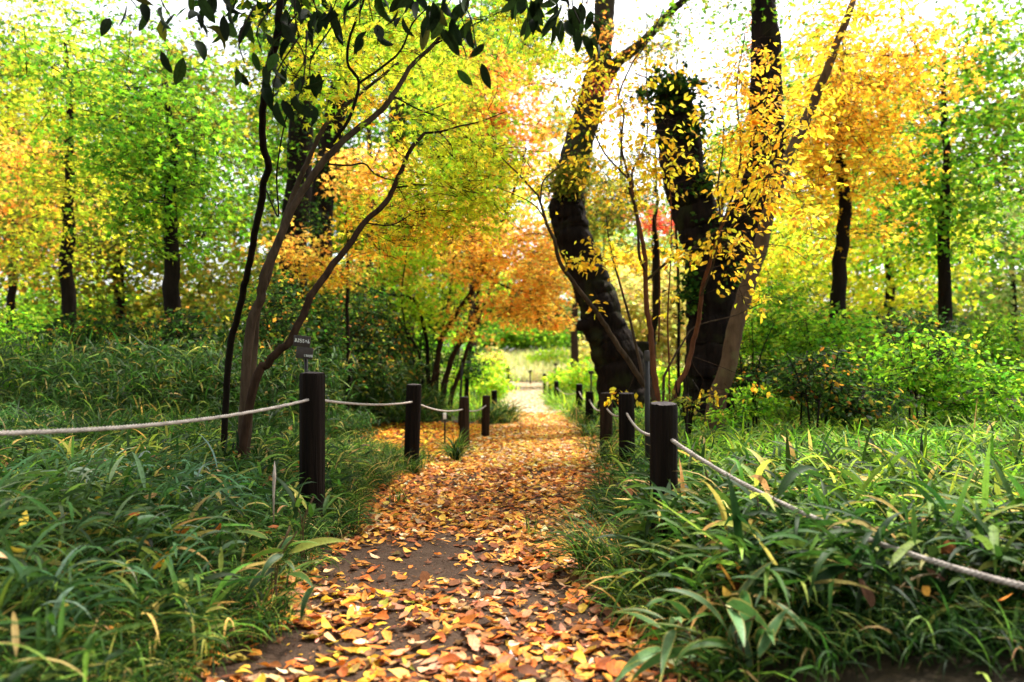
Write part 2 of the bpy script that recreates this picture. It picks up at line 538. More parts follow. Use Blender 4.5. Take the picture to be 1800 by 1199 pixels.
def gz_ground(X, Y):
    ins = sstep(-.02, .12, X - edgeL(Y)) * sstep(-.02, .12, edgeR(Y) - X) * (Y < 41)
    return gz(X, Y) - .05 * ins


v, f = grid_mesh(xs, ys, gz_ground)
tag(link('ground', np_mesh('ground', v, f, mat=M['ground'])), 'dark woodland soil under the bamboo grass and shrubs', 'ground', kind='structure')
yy = np.concatenate([np.linspace(-3, 9, 240), np.linspace(9, 40, 160)[1:]])
tt = np.linspace(0, 1, 34)
EX = .16
vv = []
for y in yy:
    a, b = edgeL(y) - EX, edgeR(y) + EX
    x = a + (b - a) * tt
    z = gz(x, np.full_like(x, y)) + .004
    z[0] -= .12; z[-1] -= .12; z[1] -= .02; z[-2] -= .02
    vv.append(np.stack([x, np.full_like(x, y), z], 1))
vv = np.vstack(vv)
n_, m_ = len(yy), len(tt)
i = np.arange(n_ - 1)[:, None] * m_; j = np.arange(m_ - 1)[None, :]
ff = np.stack([i + j, i + j + 1, i + m_ + j + 1, i + m_ + j], -1).reshape(-1, 4)
tag(link('path', np_mesh('path', vv, ff, mat=M['path'])), 'brown packed earth footpath running ahead into the woodland clearing', 'path', kind='structure')


#@@LITTER
# ------------------------------------------------------------------ fallen leaves
LIT = [('#c87828', 5), ('#d08c34', 4), ('#c0905c', 3), ('#a87848', 3), ('#7a4c2c', 3), ('#c86c24', 5), ('#dca030', 1.6), ('#e4ac80', 2.2), ('#c08060', 2.4), ('#8a5028', 5), ('#e8bc38', .6), ('#54301c', 2), ('#b88a48', 2), ('#64401f', 1.5), ('#f0d098', 1)]
LITY = [('#f0a020', 5), ('#f4b828', 4), ('#e88820', 4), ('#d87020', 2), ('#f4cc38', 2), ('#b86028', 1)]


def litter_template(kind):
    """a curled real-thickness-free leaf surface: grid along the blade, returns verts, faces, uv"""
    nu, nv = 5, 7
    u = np.linspace(-1, 1, nu); t = np.linspace(0, 1, nv)
    w = {'oval': .24, 'broad': .32, 'narrow': .16}[kind]
    prof = np.sin(np.pi * np.clip(t, 0, 1) ** .85) ** .85 * w
    prof[0] = .012; prof[-1] = .004
    V = []; UV = []
    for k in range(nv):
        for q in u:
            V.append([q * prof[k], t[k] - .5, 0]); UV.append([.5 + q * .5, t[k]])
    i = np.arange(nv - 1)[:, None] * nu; j = np.arange(nu - 1)[None, :]
    f = np.stack([i + j, i + j + 1, i + nu + j + 1, i + nu + j], -1).reshape(-1, 4)
    return np.array(V), f, np.array(UV)


def curl(V, cx, cy, tw):
    """bend across (cx) and along (cy) plus twist"""
    V = V.copy()
    x, y = V[:, 0].copy(), V[:, 1].copy()
    V[:, 2] = cx * x ** 2 + cy * y ** 2 + tw * x * y + .10 * np.abs(x) * np.sin(9 * y + cx)
    V[:, 2] -= V[:, 2].min() * .7
    return V


LT = {k: litter_template(k) for k in ('oval', 'broad', 'narrow')}


def scatter_litter(name, pts, size, pal, label, parent=None, lift=.008, lobed=4, coarse=False, steep=.2):
    n = len(pts)
    Vs = []; Fs = []; UVs = []; tones = []
    tone = jitter(pal, n, .08, .34)
    yl = (rng.random(n) < (.16) * sstep(.15, -.7, pts[:, 0]) * sstep(4.2, 2.6, pts[:, 1]))
    tone[yl] = jitter([('#e8b428', 3), ('#ecc43c', 1.5), ('#d8a028', 2), ('#b8a43c', 1)], int(yl.sum()), .06, .2)
    off = 0
    az = rng.random(n) * 2 * np.pi
    for i in range(n):
        if coarse:
            v, f3, uv = T['simple'] if i % lobed else T['maple']
            v = v.copy(); v[:, 1] -= .5; v[:, 2] = v[:, 2] * 2 + rng.normal(0, .5) * v[:, 0] ** 2 + abs(rng.normal(0, .5)) * v[:, 1] ** 2; f = f3
        else:
            k = ('oval', 'oval', 'broad', 'narrow')[rng.integers(4)]
            v, f, uv = LT[k]
            v = curl(v, abs(rng.normal(0, 1.0)), rng.normal(.2, .4), rng.normal(0, .6))
        s = size * rng.uniform(.6, 1.35)
        v = v * s
        c, sn = math.cos(az[i]), math.sin(az[i])
        tx, ty = rng.normal(0, steep, 2)
        x = v[:, 0] * c - v[:, 1] * sn; y = v[:, 0] * sn + v[:, 1] * c
        z = v[:, 2] + x * tx + y * ty
        z = z - z.min()*.75 + rng.random() * lift
        Vs.append(np.stack([x + pts[i, 0], y + pts[i, 1], z + pts[i, 2]], 1)); Fs.append(f + off); UVs.append(uv)
        tones.append(np.repeat(tone[i:i + 1], len(v), 0)); off += len(v)
    if coarse:
        me = np_mesh(name, np.vstack(Vs), None, np.vstack(Fs), tone=np.vstack(tones), uv=np.vstack(UVs), smooth=False, mat=M['litter'])
    else:
        me = np_mesh(name, np.vstack(Vs), np.vstack(Fs), None, tone=np.vstack(tones), uv=np.vstack(UVs), smooth=True, mat=M['litter'])
    o = link(name, me, parent)
    return tag(o, label, 'leaf litter', kind='stuff')


def bare(x, y):
    """how thin the leaf cover is: the bare patch in the middle of the path"""
    b1 = np.exp(-((((x + .45 - .12 * (y - 3.7)) / .40) ** 2 + ((y - 3.75) / .62) ** 2) ** 1.5))
    b2 = .95 * np.exp(-(((x + .82) / .14) ** 2 + ((y - 2.45) / .2) ** 2))
    b3 = .5 * np.exp(-(((x - .05) / .2) ** 2 + ((y - 3.3) / .35) ** 2))
    return np.clip(b1 * .93 + b2 + b3, 0, 1)


def litter_points(y0, y1, dens, side=.22):
    n = int(dens * (y1 - y0) * 1.9)
    y = rng.uniform(y0, y1, n); a, b = edgeL(y) - side, edgeR(y) + side
    x = a + (b - a) * rng.random(n)
    keep = rng.random(n) > np.clip(bare(x, y) * 1.05 + .3 * (hnoise(x * 1.3, y * 1.3) > .25), 0, .90)
    x, y = x[keep], y[keep]
    return np.stack([x, y, gz(x, y) + .006], 1)


def one_leaf_mesh(kind, hexc, cx, cy, tw, idx):
    v, f, uv = LT[kind]; v = curl(v, cx, cy, tw)
    base = L(hexc)
    tone = np.repeat(base[None], len(v), 0)
    return np_mesh('fallen_leaf', v, f, None, tone=tone, uv=uv, mat=M['litter'])


# 240 nearest leaves are things of their own
KINDS = [('golden yellow', '#e0ac30'), ('orange', '#d0802c'), ('rusty brown', '#a85a2c'), ('pinkish tan', '#d89c74'), ('pale buff', '#e8c890'), ('dark brown', '#6c4026'), ('olive green', '#9a9a3c')]
SHAPES = [('oval', 'flat oval', .3, .2, .1), ('broad', 'broad cupped', 1.6, .5, .2), ('narrow', 'narrow curled', 2.6, .9, .8), ('oval', 'oval twisted', .8, -.3, 1.3)]
near_pts = litter_points(2.22, 3.55, 110, .1)
fr = np.abs(near_pts[:, 0] / near_pts[:, 1] + .0) < .36
near_pts = near_pts[fr]
order = np.argsort(near_pts[:, 1])
sel = near_pts[order[:262]]
meshes = {}
wts = np.array([.9, 4.5, 5.5, 3.2, 1.2, 4, .5]); wts = wts / wts.sum()
for q, (x, y, z) in enumerate(sel):
    ki = rng.choice(7, p=wts) if not (x < -.3 and rng.random() < .10) else 0; si = rng.integers(4)
    key = (ki, si)
    if key not in meshes:
        s = SHAPES[si]; meshes[key] = one_leaf_mesh(s[0], KINDS[ki][1], s[2], s[3], s[4], q)
    o = bpy.data.objects.new('fallen_leaf', meshes[key]); COL.objects.link(o)
    s = .060 * rng.uniform(.7, 1.5)
    o.scale = (s, s, s); o.location = (x, y, z + .004 + .012 * rng.random())
    o.rotation_euler = (rng.normal(0, .22), rng.normal(0, .22), rng.random() * 6.28)
    e0, e1 = edgeL(y), edgeR(y); t = (x - e0) / (e1 - e0)
    where = ('at the left edge' if t < .12 else 'at the right edge' if t > .88
             else 'in the left half' if t < .45 else 'along the middle' if t < .6 else 'in the right half')
    row = 'in front' if y < 2.6 else 'further in' if y < 3.0 else 'near bare soil'
    tag(o, '%s %s leaf lying %s of the path %s' % (SHAPES[si][1], KINDS[ki][0], where, row), 'leaf', 'fallen leaves at the front of the path')
scatter_litter('leaf_litter', litter_points(2.1, 6, 60, .15), .062, LIT[:5], 'lobed maple leaves scattered among the oval ones on the near path', coarse=True, lobed=1)
rest = near_pts[order[262:]]
big = np.vstack([rest, litter_points(2.15, 3.6, 620, .12), litter_points(1.2, 2.15, 300)])
GL2 = [('#d88c34', 5), ('#e0a03c', 4), ('#c8742c', 4), ('#e8b448', 1.6), ('#98582a', 4), ('#d8b080', 2), ('#704020', 3)]
scatter_litter('leaf_litter', litter_points(3.6, 7, 1000, .16), .058, GL2, 'golden brown fallen leaves covering the path beyond the bare soil')
scatter_litter('leaf_litter', big, .058, LIT, 'orange, tan and pinkish fallen leaves strewn thickly over the near path')
crumbs = np.vstack([litter_points(2.1, 6, 900, .15), litter_points(2.1, 4.6, 500, .1)])
n_ = 900; yb = rng.uniform(2.6, 4.6, n_); xb = rng.uniform(-.95, .3, n_)
crumbs = np.vstack([crumbs, np.stack([xb, yb, gz(xb, yb) + .005], 1)])
scatter_litter('leaf_crumbs', crumbs, .014, [('#8a5830', 3), ('#5a3820', 4), ('#b07840', 2), ('#3c2818', 3)], 'brown broken leaf crumbs and grit on the bare path soil', coarse=True, lift=.002)
GLD = [('#e89c38', 5), ('#f2b848', 5), ('#d4802c', 4), ('#f4c850', 2), ('#b06428', 3), ('#e8c090', 2), ('#8a5028', 2)]
mid = litter_points(7, 16, 1300, .3)
scatter_litter('leaf_litter', mid, .060, GLD + [('#f8dca8', 2)], 'small orange fallen leaves covering the path between the rows of posts', coarse=True)
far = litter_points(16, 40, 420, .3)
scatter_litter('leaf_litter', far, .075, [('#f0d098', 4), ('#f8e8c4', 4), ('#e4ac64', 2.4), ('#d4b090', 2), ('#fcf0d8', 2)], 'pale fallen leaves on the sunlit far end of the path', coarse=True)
# carpet under the maple behind the left posts and beside the path
n = 5200
y = rng.uniform(6.2, 12.0, n); x = edgeL(y) - rng.random(n) ** 1.2 * 2.6
k = (x > -2.9)
pl = np.stack([x, y, gz(x, y) + .01], 1)[k]
scatter_litter('leaf_litter', pl, .066, LITY, 'golden orange fallen leaves carpeting the soil behind the left posts', coarse=True, lift=.03)
n = 1500
y = rng.uniform(2.3, 7, n); sd = rng.random(n) < .5
x = np.where(sd, edgeL(y) - rng.random(n) ** 1.5 * .5, edgeR(y) + rng.random(n) ** 1.5 * .8)
pl = np.stack([x, y, gz(x, y) + .01], 1)
scatter_litter('leaf_litter', pl, .06, LIT, 'yellow and brown fallen leaves caught in the grass at the path edges', lift=.05)
n = 520
y = rng.uniform(2.2, 7, n); sd = rng.random(n) < .4
x = np.where(sd, edgeL(y) - .1 - rng.random(n) * 1.3, edgeR(y) + .1 + rng.random(n) * 1.8)
pl = np.stack([x, y, gz(x, y) + rng.uniform(.06, .24, n)], 1)
scatter_litter('leaf_litter', pl, .058, LIT, 'orange and tan fallen leaves resting on the bamboo grass blades', lift=.02, steep=.5)


#@@GRASS
# ------------------------------------------------------------------ grasses
def blades(base, az, elev, droop, length, width, segs=6, prof='grass', across=3, roll=None):
    n = len(base); k = segs + 1
    t = np.linspace(0, 1, k)
    th = elev[:, None] - droop[:, None] * (t[None, :] ** 1.2)
    hx = np.cos(th); hz = np.sin(th)
    step = length[:, None] / segs
    R = np.concatenate([np.zeros((n, 1)), np.cumsum((hx[:, :-1] + hx[:, 1:]) / 2 * step, 1)], 1)
    Zz = np.concatenate([np.zeros((n, 1)), np.cumsum((hz[:, :-1] + hz[:, 1:]) / 2 * step, 1)], 1)
    dx, dy = np.cos(az), np.sin(az)
    cen = np.stack([base[:, 0:1] + R * dx[:, None], base[:, 1:2] + R * dy[:, None], base[:, 2:3] + Zz], -1)
    if roll is None: roll = rng.normal(0, .5, n)
    sx = np.stack([-dy * np.cos(roll), dx * np.cos(roll), np.sin(roll)], -1)
    if prof == 'grass': w = (1 - t ** 2.2) * (.55 + .45 * np.minimum(1, t * 4)); w[-1] = .03
    else: w = np.sin(np.pi * np.clip(t, 0, 1) ** .62) ** .8; w[0] = .08; w[-1] = .02
    W = width[:, None] * w[None, :] * .5
    q = np.linspace(-1, 1, across)
    v = cen[:, :, None, :] + (W[:, :, None] * q[None, None, :])[..., None] * sx[:, None, None, :]
    if across == 3: v[:, :, 1, 2] -= W * .35
    v = v.reshape(-1, 3)
    i = (np.arange(n) * k * across)[:, None, None, None]; a = (np.arange(segs) * across)[None, :, None, None]; b = np.arange(across - 1)[None, None, :, None]
    o = np.array([0, 1, across + 1, across])[None, None, None, :]
    f = (i + a + b + o).reshape(-1, 4)
    uu = np.tile(np.broadcast_to((q * .5 + .5)[None, :], (k, across)).reshape(-1), n)
    vvv = np.tile(np.broadcast_to(t[:, None], (k, across)).reshape(-1), n)
    return v, f, np.stack([uu, vvv], 1), k * across


class Blades:
    def __init__(s): s.V = []; s.F = []; s.UV = []; s.T = []; s.n = 0

    def add(s, res, tone):
        v, f, uv, k = res
        s.V.append(v); s.F.append(f + s.n); s.UV.append(uv); s.T.append(np.repeat(tone, k, 0)); s.n += len(v)

    def build(s, name, mat, parent=None):
        V = np.vstack(s.V)
        if parent is not None: V = localise(V, parent)
        return link(name, np_mesh(name, V, np.vstack(s.F), None, tone=np.vstack(s.T), uv=np.vstack(s.UV), mat=mat), parent)


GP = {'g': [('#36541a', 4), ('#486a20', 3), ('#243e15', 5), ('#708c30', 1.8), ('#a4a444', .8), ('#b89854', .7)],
      'shade': [('#2c4a18', 4), ('#3a5c20', 3), ('#223a14', 3), ('#6a7c2c', 1), ('#8c8040', .5)],  # darker greens: shade of the left thicket put into the grass colour
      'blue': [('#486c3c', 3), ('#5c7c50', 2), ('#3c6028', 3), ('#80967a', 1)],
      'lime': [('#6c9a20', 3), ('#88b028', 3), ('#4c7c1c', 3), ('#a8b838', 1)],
      'dry': [('#c8b470', 3), ('#b89c5c', 3), ('#d8c880', 2), ('#a0a048', 2)],
      'mead': [('#e4dc98', 3), ('#ead8a4', 2.4), ('#ccd470', 3.4), ('#b4c854', 3), ('#e0c494', 1.6)]}


def tuft_field(bl, n, xy, per, length, width, pal, lean=None, el=(1.0, .3), dr=(1.3, .5), stem=(0, .05), segs=5, prof='grass', across=3, spread=.03):
    """n tufts at xy(n,2); per blades each"""
    x = np.repeat(xy[:, 0], per) + rng.normal(0, spread, n * per); y = np.repeat(xy[:, 1], per) + rng.normal(0, spread, n * per)
    m = n * per
    z = gz(x, y) + rng.uniform(stem[0], stem[1], m)
    az = rng.random(m) * 2 * np.pi
    if lean is not None:
        la, amt = lean
        pick = rng.random(m) < amt
        az = np.where(pick, la + rng.normal(0, .7, m), az)
    ln = length * rng.uniform(.55, 1.3, m)
    tone = jitter(GP[pal], m, .1, .28)
    pn = np.repeat(hnoise(xy[:, 0] * 1.1 + 3, xy[:, 1] * 1.1), per)[:, None]
    tone = np.clip(tone * np.exp(.55 * pn) * np.exp(np.array([.35, .12, -.2])[None] * np.repeat(hnoise(xy[:, 0] * .7, xy[:, 1] * .7 + 5), per)[:, None]), .004, .85)
    bl.add(blades(np.stack([x, y, z], 1), az, np.clip(rng.normal(el[0], el[1], m), .1, 1.5), np.clip(rng.normal(dr[0], dr[1], m), .1, 2.8), ln, width * rng.uniform(.6, 1.3, m) , segs, prof, across), tone)


def bank_points(n, y0, y1, side, d0, d1, power=1.0):
    y = rng.uniform(y0, y1, n); d = d0 + (d1 - d0) * rng.random(n) ** power
    ripple = .07 * np.sin(3.1 * y + (0 if side < 0 else 2)) + .05 * np.sin(7.7 * y)
    x = np.where(side < 0, edgeL(y) - d + ripple, edgeR(y) + d + ripple)
    return np.stack([x, y], 1)


# left bank
bl = Blades()
xy = bank_points(1700, 1.6, 6.2, -1, .0, 2.4, 1.3); tuft_field(bl, 1700, xy, 14, .19, .0075, 'g', (0., .4), (1.1, .3), (2.0, .6), (0, .10))
xy = bank_points(1000, 1.6, 6.2, -1, .08, 2.4); tuft_field(bl, 1000, xy, 8, .17, .0165, 'g', (0., .3), (.6, .4), (1.2, .5), (.08, .27), prof='sasa')
xy = bank_points(150, 2.0, 4.2, -1, .2, 1.4); tuft_field(bl, 150, xy, 7, .20, .016, 'blue', (0., .3), (.7, .4), (1.5, .5), (.12, .30), prof='sasa')
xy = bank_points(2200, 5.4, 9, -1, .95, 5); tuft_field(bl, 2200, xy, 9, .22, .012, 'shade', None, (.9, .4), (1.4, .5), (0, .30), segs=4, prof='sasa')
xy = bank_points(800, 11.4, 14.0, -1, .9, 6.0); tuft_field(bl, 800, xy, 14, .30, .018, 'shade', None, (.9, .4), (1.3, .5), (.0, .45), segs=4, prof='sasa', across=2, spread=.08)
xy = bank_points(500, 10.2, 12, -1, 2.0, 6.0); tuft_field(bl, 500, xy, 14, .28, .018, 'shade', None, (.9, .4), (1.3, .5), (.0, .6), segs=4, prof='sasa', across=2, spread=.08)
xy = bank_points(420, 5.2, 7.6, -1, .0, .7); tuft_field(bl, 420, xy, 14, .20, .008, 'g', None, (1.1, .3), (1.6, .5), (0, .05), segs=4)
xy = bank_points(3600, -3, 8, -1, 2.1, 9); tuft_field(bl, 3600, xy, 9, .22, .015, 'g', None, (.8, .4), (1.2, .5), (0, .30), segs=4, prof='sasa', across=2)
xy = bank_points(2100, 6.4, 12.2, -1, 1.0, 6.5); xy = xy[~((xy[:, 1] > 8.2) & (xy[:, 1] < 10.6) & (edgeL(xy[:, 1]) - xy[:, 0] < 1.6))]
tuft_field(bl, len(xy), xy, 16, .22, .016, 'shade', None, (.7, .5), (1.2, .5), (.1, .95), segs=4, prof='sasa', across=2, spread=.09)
tag(bl.build('bamboo_grass', M['grass']), 'dense dark green dwarf bamboo grass covering the left bank', 'ground cover', kind='stuff')
# right bank
bl = Blades()
xy = bank_points(950, 2.1, 5.8, 1, .0, 1.3, 1.2); tuft_field(bl, 950, xy, 10, .22, .0095, 'g', (math.pi, .45), (1.1, .3), (1.9, .6), (0, .06))
xy = bank_points(1300, 2.3, 6, 1, .15, 3.0); tuft_field(bl, 1300, xy, 7, .19, .0175, 'g', None, (.55, .4), (1.1, .5), (.05, .28), prof='sasa')
xy = bank_points(1100, 2.8, 6, 1, .4, 3.0); tuft_field(bl, 1100, xy, 7, .17, .015, 'lime', None, (.6, .4), (1.0, .5), (.08, .32), prof='sasa')
xy = bank_points(420, 2.3, 4.2, 1, .15, 1.6); tuft_field(bl, 420, xy, 7, .24, .024, 'g', (math.pi, .35), (.6, .4), (1.2, .5), (.08, .34), prof='sasa')
xy = bank_points(1700, 5.2, 13, 1, .0, 4.2); tuft_field(bl, 1700, xy, 11, .23, .012, 'g', None, (.95, .4), (1.4, .5), (0, .22), segs=4, prof='sasa')
xy = bank_points(1600, 5.2, 14, 1, .2, 4.5); tuft_field(bl, 1600, xy, 8, .20, .014, 'lime', None, (.8, .4), (1.2, .5), (.05, .28), segs=4, prof='sasa')
xy = bank_points(3600, -3, 9, 1, 2.6, 9); tuft_field(bl, 3600, xy, 9, .22, .015, 'g', None, (.8, .4), (1.2, .5), (0, .30), segs=4, prof='sasa', across=2)
tag(bl.build('bamboo_grass', M['grass']), 'bright green dwarf bamboo grass and sedge spilling over the right bank', 'ground cover', kind='stuff')
# further along
bl = Blades()
xy = bank_points(1200, 13, 27, 1, .0, 5); tuft_field(bl, 1200, xy, 9, .38, .022, 'lime', None, (1., .4), (1.3, .5), (0, .2), segs=3, across=2, prof='sasa')
xy = bank_points(1100, 12, 27, -1, .1, 5); tuft_field(bl, 1100, xy, 9, .38, .022, 'lime', None, (1., .4), (1.3, .5), (0, .2), segs=3, across=2, prof='sasa')
tag(bl.build('bamboo_grass', M['grass']), 'lime green leafy undergrowth lining the far half of the path', 'ground cover', kind='stuff')
bl = Blades()
n = 6500
xy = np.stack([rng.uniform(-16, 18, n), rng.uniform(37, 66, n)], 1)
xy = xy[~((xy[:, 0] > edgeL(xy[:, 1])) & (xy[:, 0] < edgeR(xy[:, 1])) & (xy[:, 1] < 40.5))]
tuft_field(bl, len(xy), xy, 6, .85, .045, 'mead', None, (1.3, .2), (.8, .4), (0, .05), segs=3, across=2, spread=.15)
tag(bl.build('meadow_grass', M['grass']), 'pale straw and yellow meadow grass in the sunlit clearing ahead', 'grass', kind='stuff')


#@@PLANTS
# individual grass plants that stand out
def grass_tuft(px, py, Z, label, nb, length, width, pal, mat='grass', prof='grass', el=(1.2, .25), dr=(1.7, .5), spread=.02, stem=(0, .03), name='grass_tuft', cat='grass tuft', group=None, lean=None):
    p = P(px, py, Z); x, y = p[0], p[1]; z0 = g1(x, y)
    root = empty(name, (x, y, z0), label, cat, group)
    b = Blades(); m = nb
    base = np.stack([x + rng.normal(0, spread, m), y + rng.normal(0, spread, m), z0 + rng.uniform(stem[0], stem[1], m)], 1)
    az = rng.random(m) * 6.28 if lean is None else lean + rng.normal(0, .9, m)
    b.add(blades(base, az, np.clip(rng.normal(el[0], el[1], m), -.2, 1.5), np.clip(rng.normal(dr[0], dr[1], m), .1, 2.6), length * rng.uniform(.6, 1.2, m), width * rng.uniform(.8, 1.2, m), 7, prof),
          jitter(GP[pal], m, .08, .2))
    b.build('leaves', M[mat], root)
    if stem[1] > .08:
        g = Geo()
        for q in range(3):
            g.tube(smooth_path([[x + rng.normal(0, .01), y, z0 - .05], [x + rng.normal(0, .02), y + .01, z0 + stem[1] * .6], [x + rng.normal(0, spread), y + rng.normal(0, spread), z0 + stem[1]]], 4), .0025, 5)
        g.build('stalk', M['bark_pale'], root)
    return root


grass_tuft(800, 815, 7.6, 'arching green grass tuft at the foot of the third left post', 130, .42, .011, 'g')
grass_tuft(884, 745, 13.0, 'dark rounded sedge tuft spilling onto the path behind the left posts', 380, .55, .016, 'g', spread=.12)
grass_tuft(865, 752, 12.6, 'dark sedge tuft at the base of the last left post', 260, .5, .016, 'g', spread=.12)
grass_tuft(935, 905, 4.2, 'thin sprig of grass rising from the leaves near the right grass edge', 12, .16, .006, 'g', el=(1.4, .15), dr=(.5, .3))
grass_tuft(1062, 985, 3.45, 'long drooping sedge tuft leaning out over the path on the right', 200, .42, .0075, 'g', lean=math.pi, spread=.05)
grass_tuft(700, 900, 5.2, 'small weedy grass sprig among the leaves on the left side', 16, .14, .008, 'g', el=(1.2, .3), dr=(.8, .4), spread=.03)
grass_tuft(1310, 1150, 2.2, 'dwarf bamboo plant with broad pale-edged leaves at the front right', 15, .27, .044, 'blue', 'sasa', 'sasa', (.5, .45), (1.1, .4), .08, (.08, .26), 'bamboo_grass_plant', 'bamboo plant', 'broad-leaved bamboo plants')
grass_tuft(1215, 1170, 2.2, 'low dwarf bamboo plant with pale-edged leaves hanging over the path corner', 9, .25, .034, 'blue', 'sasa', 'sasa', (.3, .3), (1.0, .4), .06, (.06, .2), 'bamboo_grass_plant', 'bamboo plant', 'broad-leaved bamboo plants', lean=math.pi)
grass_tuft(1330, 1010, 2.75, 'tall dwarf bamboo plant with long green leaves beside the rope', 10, .30, .036, 'g', 'grass', 'sasa', (.6, .4), (1.3, .4), .06, (.2, .42), 'bamboo_grass_plant', 'bamboo plant', 'broad-leaved bamboo plants')
grass_tuft(1160, 935, 3.2, 'dwarf bamboo plant with grey-green leaves at the foot of the nearest right post', 10, .20, .028, 'blue', 'grass', 'sasa', (.7, .4), (1.0, .4), .05, (.15, .36), 'bamboo_grass_plant', 'bamboo plant', 'broad-leaved bamboo plants')
grass_tuft(1270, 900, 3.3, 'dwarf bamboo plant with a broad grey leaf below the right rope', 9, .22, .034, 'blue', 'sasa', 'sasa', (.4, .5), (.9, .4), .06, (.22, .42), 'bamboo_grass_plant', 'bamboo plant', 'broad-leaved bamboo plants')
grass_tuft(490, 1010, 2.75, 'dwarf bamboo plant with dark broad leaves at the left front edge', 11, .22, .034, 'g', 'sasa', 'sasa', (.5, .4), (1.2, .4), .05, (.18, .36), 'bamboo_grass_plant', 'bamboo plant', 'broad-leaved bamboo plants')
grass_tuft(530, 870, 3.4, 'dwarf bamboo plant arching in front of the nearest left post', 12, .26, .026, 'g', 'grass', 'sasa', (.8, .3), (1.5, .4), .05, (.15, .36), 'bamboo_grass_plant', 'bamboo plant', 'broad-leaved bamboo plants')
grass_tuft(1250, 1100, 2.5, 'arching dwarf bamboo plant with narrow green leaves in the right corner', 13, .26, .024, 'g', 'grass', 'sasa', (.6, .4), (1.3, .4), .06, (.08, .26), 'bamboo_grass_plant', 'bamboo plant', 'broad-leaved bamboo plants')
grass_tuft(1150, 1060, 2.85, 'low fan of dark bamboo leaves reaching over the fallen leaves on the right', 12, .24, .02, 'g', 'grass', 'sasa', (.4, .35), (1.1, .4), .06, (.05, .2), 'bamboo_grass_plant', 'bamboo plant', 'broad-leaved bamboo plants', lean=math.pi)
# one dry upright leaf bud
p = P(481, 845, 3.3); g = Geo()
g.tube([[p[0], p[1], p[2] - .18], [p[0], p[1], p[2] - .05], [p[0] + .003, p[1], p[2] + .02], [p[0] + .004, p[1], p[2] + .085]], [.003, .005, .008, .001], 8)
o = g.build('bamboo_sheath', M['rope']); tag(o, 'pale dry upright bamboo sheath standing in the left grass', 'bamboo shoot')


#@@POSTS
# ------------------------------------------------------------------ posts and ropes
def post(px, top_py, Z, dia, label, lean=(0, 0), below=.25, slant=.02, mat='post'):
    top = P(px, top_py, Z)
    z0 = g1(top[0], top[1]) ; h = top[2] - z0
    root = empty('rope_post', (top[0] - lean[0] * h, top[1], z0), label, 'post', 'dark wooden posts lining the path')
    r = dia / 2; S = 24
    a = np.linspace(0, 2 * np.pi, S, endpoint=False)
    zs = np.concatenate([[-below], np.linspace(-.02, h - .02, 10), [h - .006]])
    v = []
    nzz = rng.normal(0, .02, S)
    for z in zs:
        rr = r * (1 + nzz + rng.normal(0, .004, S)) * (1 if z < h - .01 else .955)
        v.append(np.stack([np.cos(a) * rr + lean[0] * z, np.sin(a) * rr + lean[1] * z, z + (np.sin(a) * rr * slant if z > h - .03 else 0 * a)], 1))
    v = np.vstack(v); K = len(zs)
    i = np.arange(K - 1)[:, None] * S; j = np.arange(S)[None, :]; jn = (j + 1) % S
    f4 = np.stack([i + j, i + jn, i + S + jn, i + S + j], -1).reshape(-1, 4)
    me = np_mesh('shaft', v, f4, mat=M[mat]); link('shaft', me, root)
    # weathered top: slightly domed with checks
    v = [np.array([[lean[0] * h, lean[1] * h, h + .002]])]
    for q in (.35, .7, .975):
        v.append(np.stack([np.cos(a) * r * .955 * q * (1 + nzz) + lean[0] * h, np.sin(a) * r * .955 * q * (1 + nzz) + lean[1] * h,
                           np.full(S, h - .006 * q ** 2 + (.0 if q > .9 else 0)) + rng.normal(0, .0012, S)], 1))
    v = np.vstack(v); v[:, 2] += (v[:, 1] - lean[1] * h) * slant
    f3 = np.stack([np.zeros(S, int), 1 + np.arange(S), 1 + (np.arange(S) + 1) % S], 1)
    f4 = np.vstack([np.stack([1 + q * S + np.arange(S), 1 + (q + 1) * S + np.arange(S), 1 + (q + 1) * S + (np.arange(S) + 1) % S, 1 + q * S + (np.arange(S) + 1) % S], 1) for q in range(2)])
    link('post_top', np_mesh('post_top', v, f4, f3, mat=M['post_top']), root)
    return root


post(549, 654, 4.2, .137, 'thick black post standing in grass in front of the small plaques', (.0, 0))
post(728, 675, 6.9, .135, 'black post tilted slightly right at the edge of the leaf carpet', (.035, 0))
post(816, 697, 8.6, .110, 'short dark brown post with a grass tuft at its foot', (-.008, 0), mat='post_brown')
post(855, 695, 10.3, .108, 'brownish post standing bare in the orange leaves', (.03, 0), mat='post_brown')
post(869, 686, 13.2, .100, 'dark post beside the rounded sedge tuft', (0, 0))
post(1167, 707, 3.4, .120, 'thickest black post with a pale flat top, nearest in the right row', (0, 0), slant=.11)
post(1101, 690, 5.8, .120, 'second black post from the front in the right row', (-.012, 0), slant=.07)
post(1066, 690, 7.3, .120, 'third post from the front in the right row, before the leaning tree', (.008, 0), mat='post_brown')
post(1036, 688, 10.6, .110, 'slim dark post left of the leaning tree foot in the right row', (0, 0))
post(1018, 675, 13.2, .115, 'dark post standing in lime green undergrowth', (0, 0))
post(978, 670, 18.5, .115, 'small far post next to the path with a pale rope end', (0, 0))
post(967, 668, 21.5, .095, 'thin far post half hidden by leaves behind the small far post', (0, 0))
post(957, 657, 25.0, .105, 'farthest dark post on the right side of the path', (-.02, 0))
post(893, 641, 36.5, .15, 'lone ivy-covered post at the edge of the sunlit meadow', (0, 0))
post(826, 646, 33.0, .12, 'faint dark post deep in the yellow-green bushes', (0, 0))


post(-64, 671, 2.2, .125, 'black post at the far left end of the rope')
post(1885, 945, 1.9, .12, 'black post at the far right end of the rope')


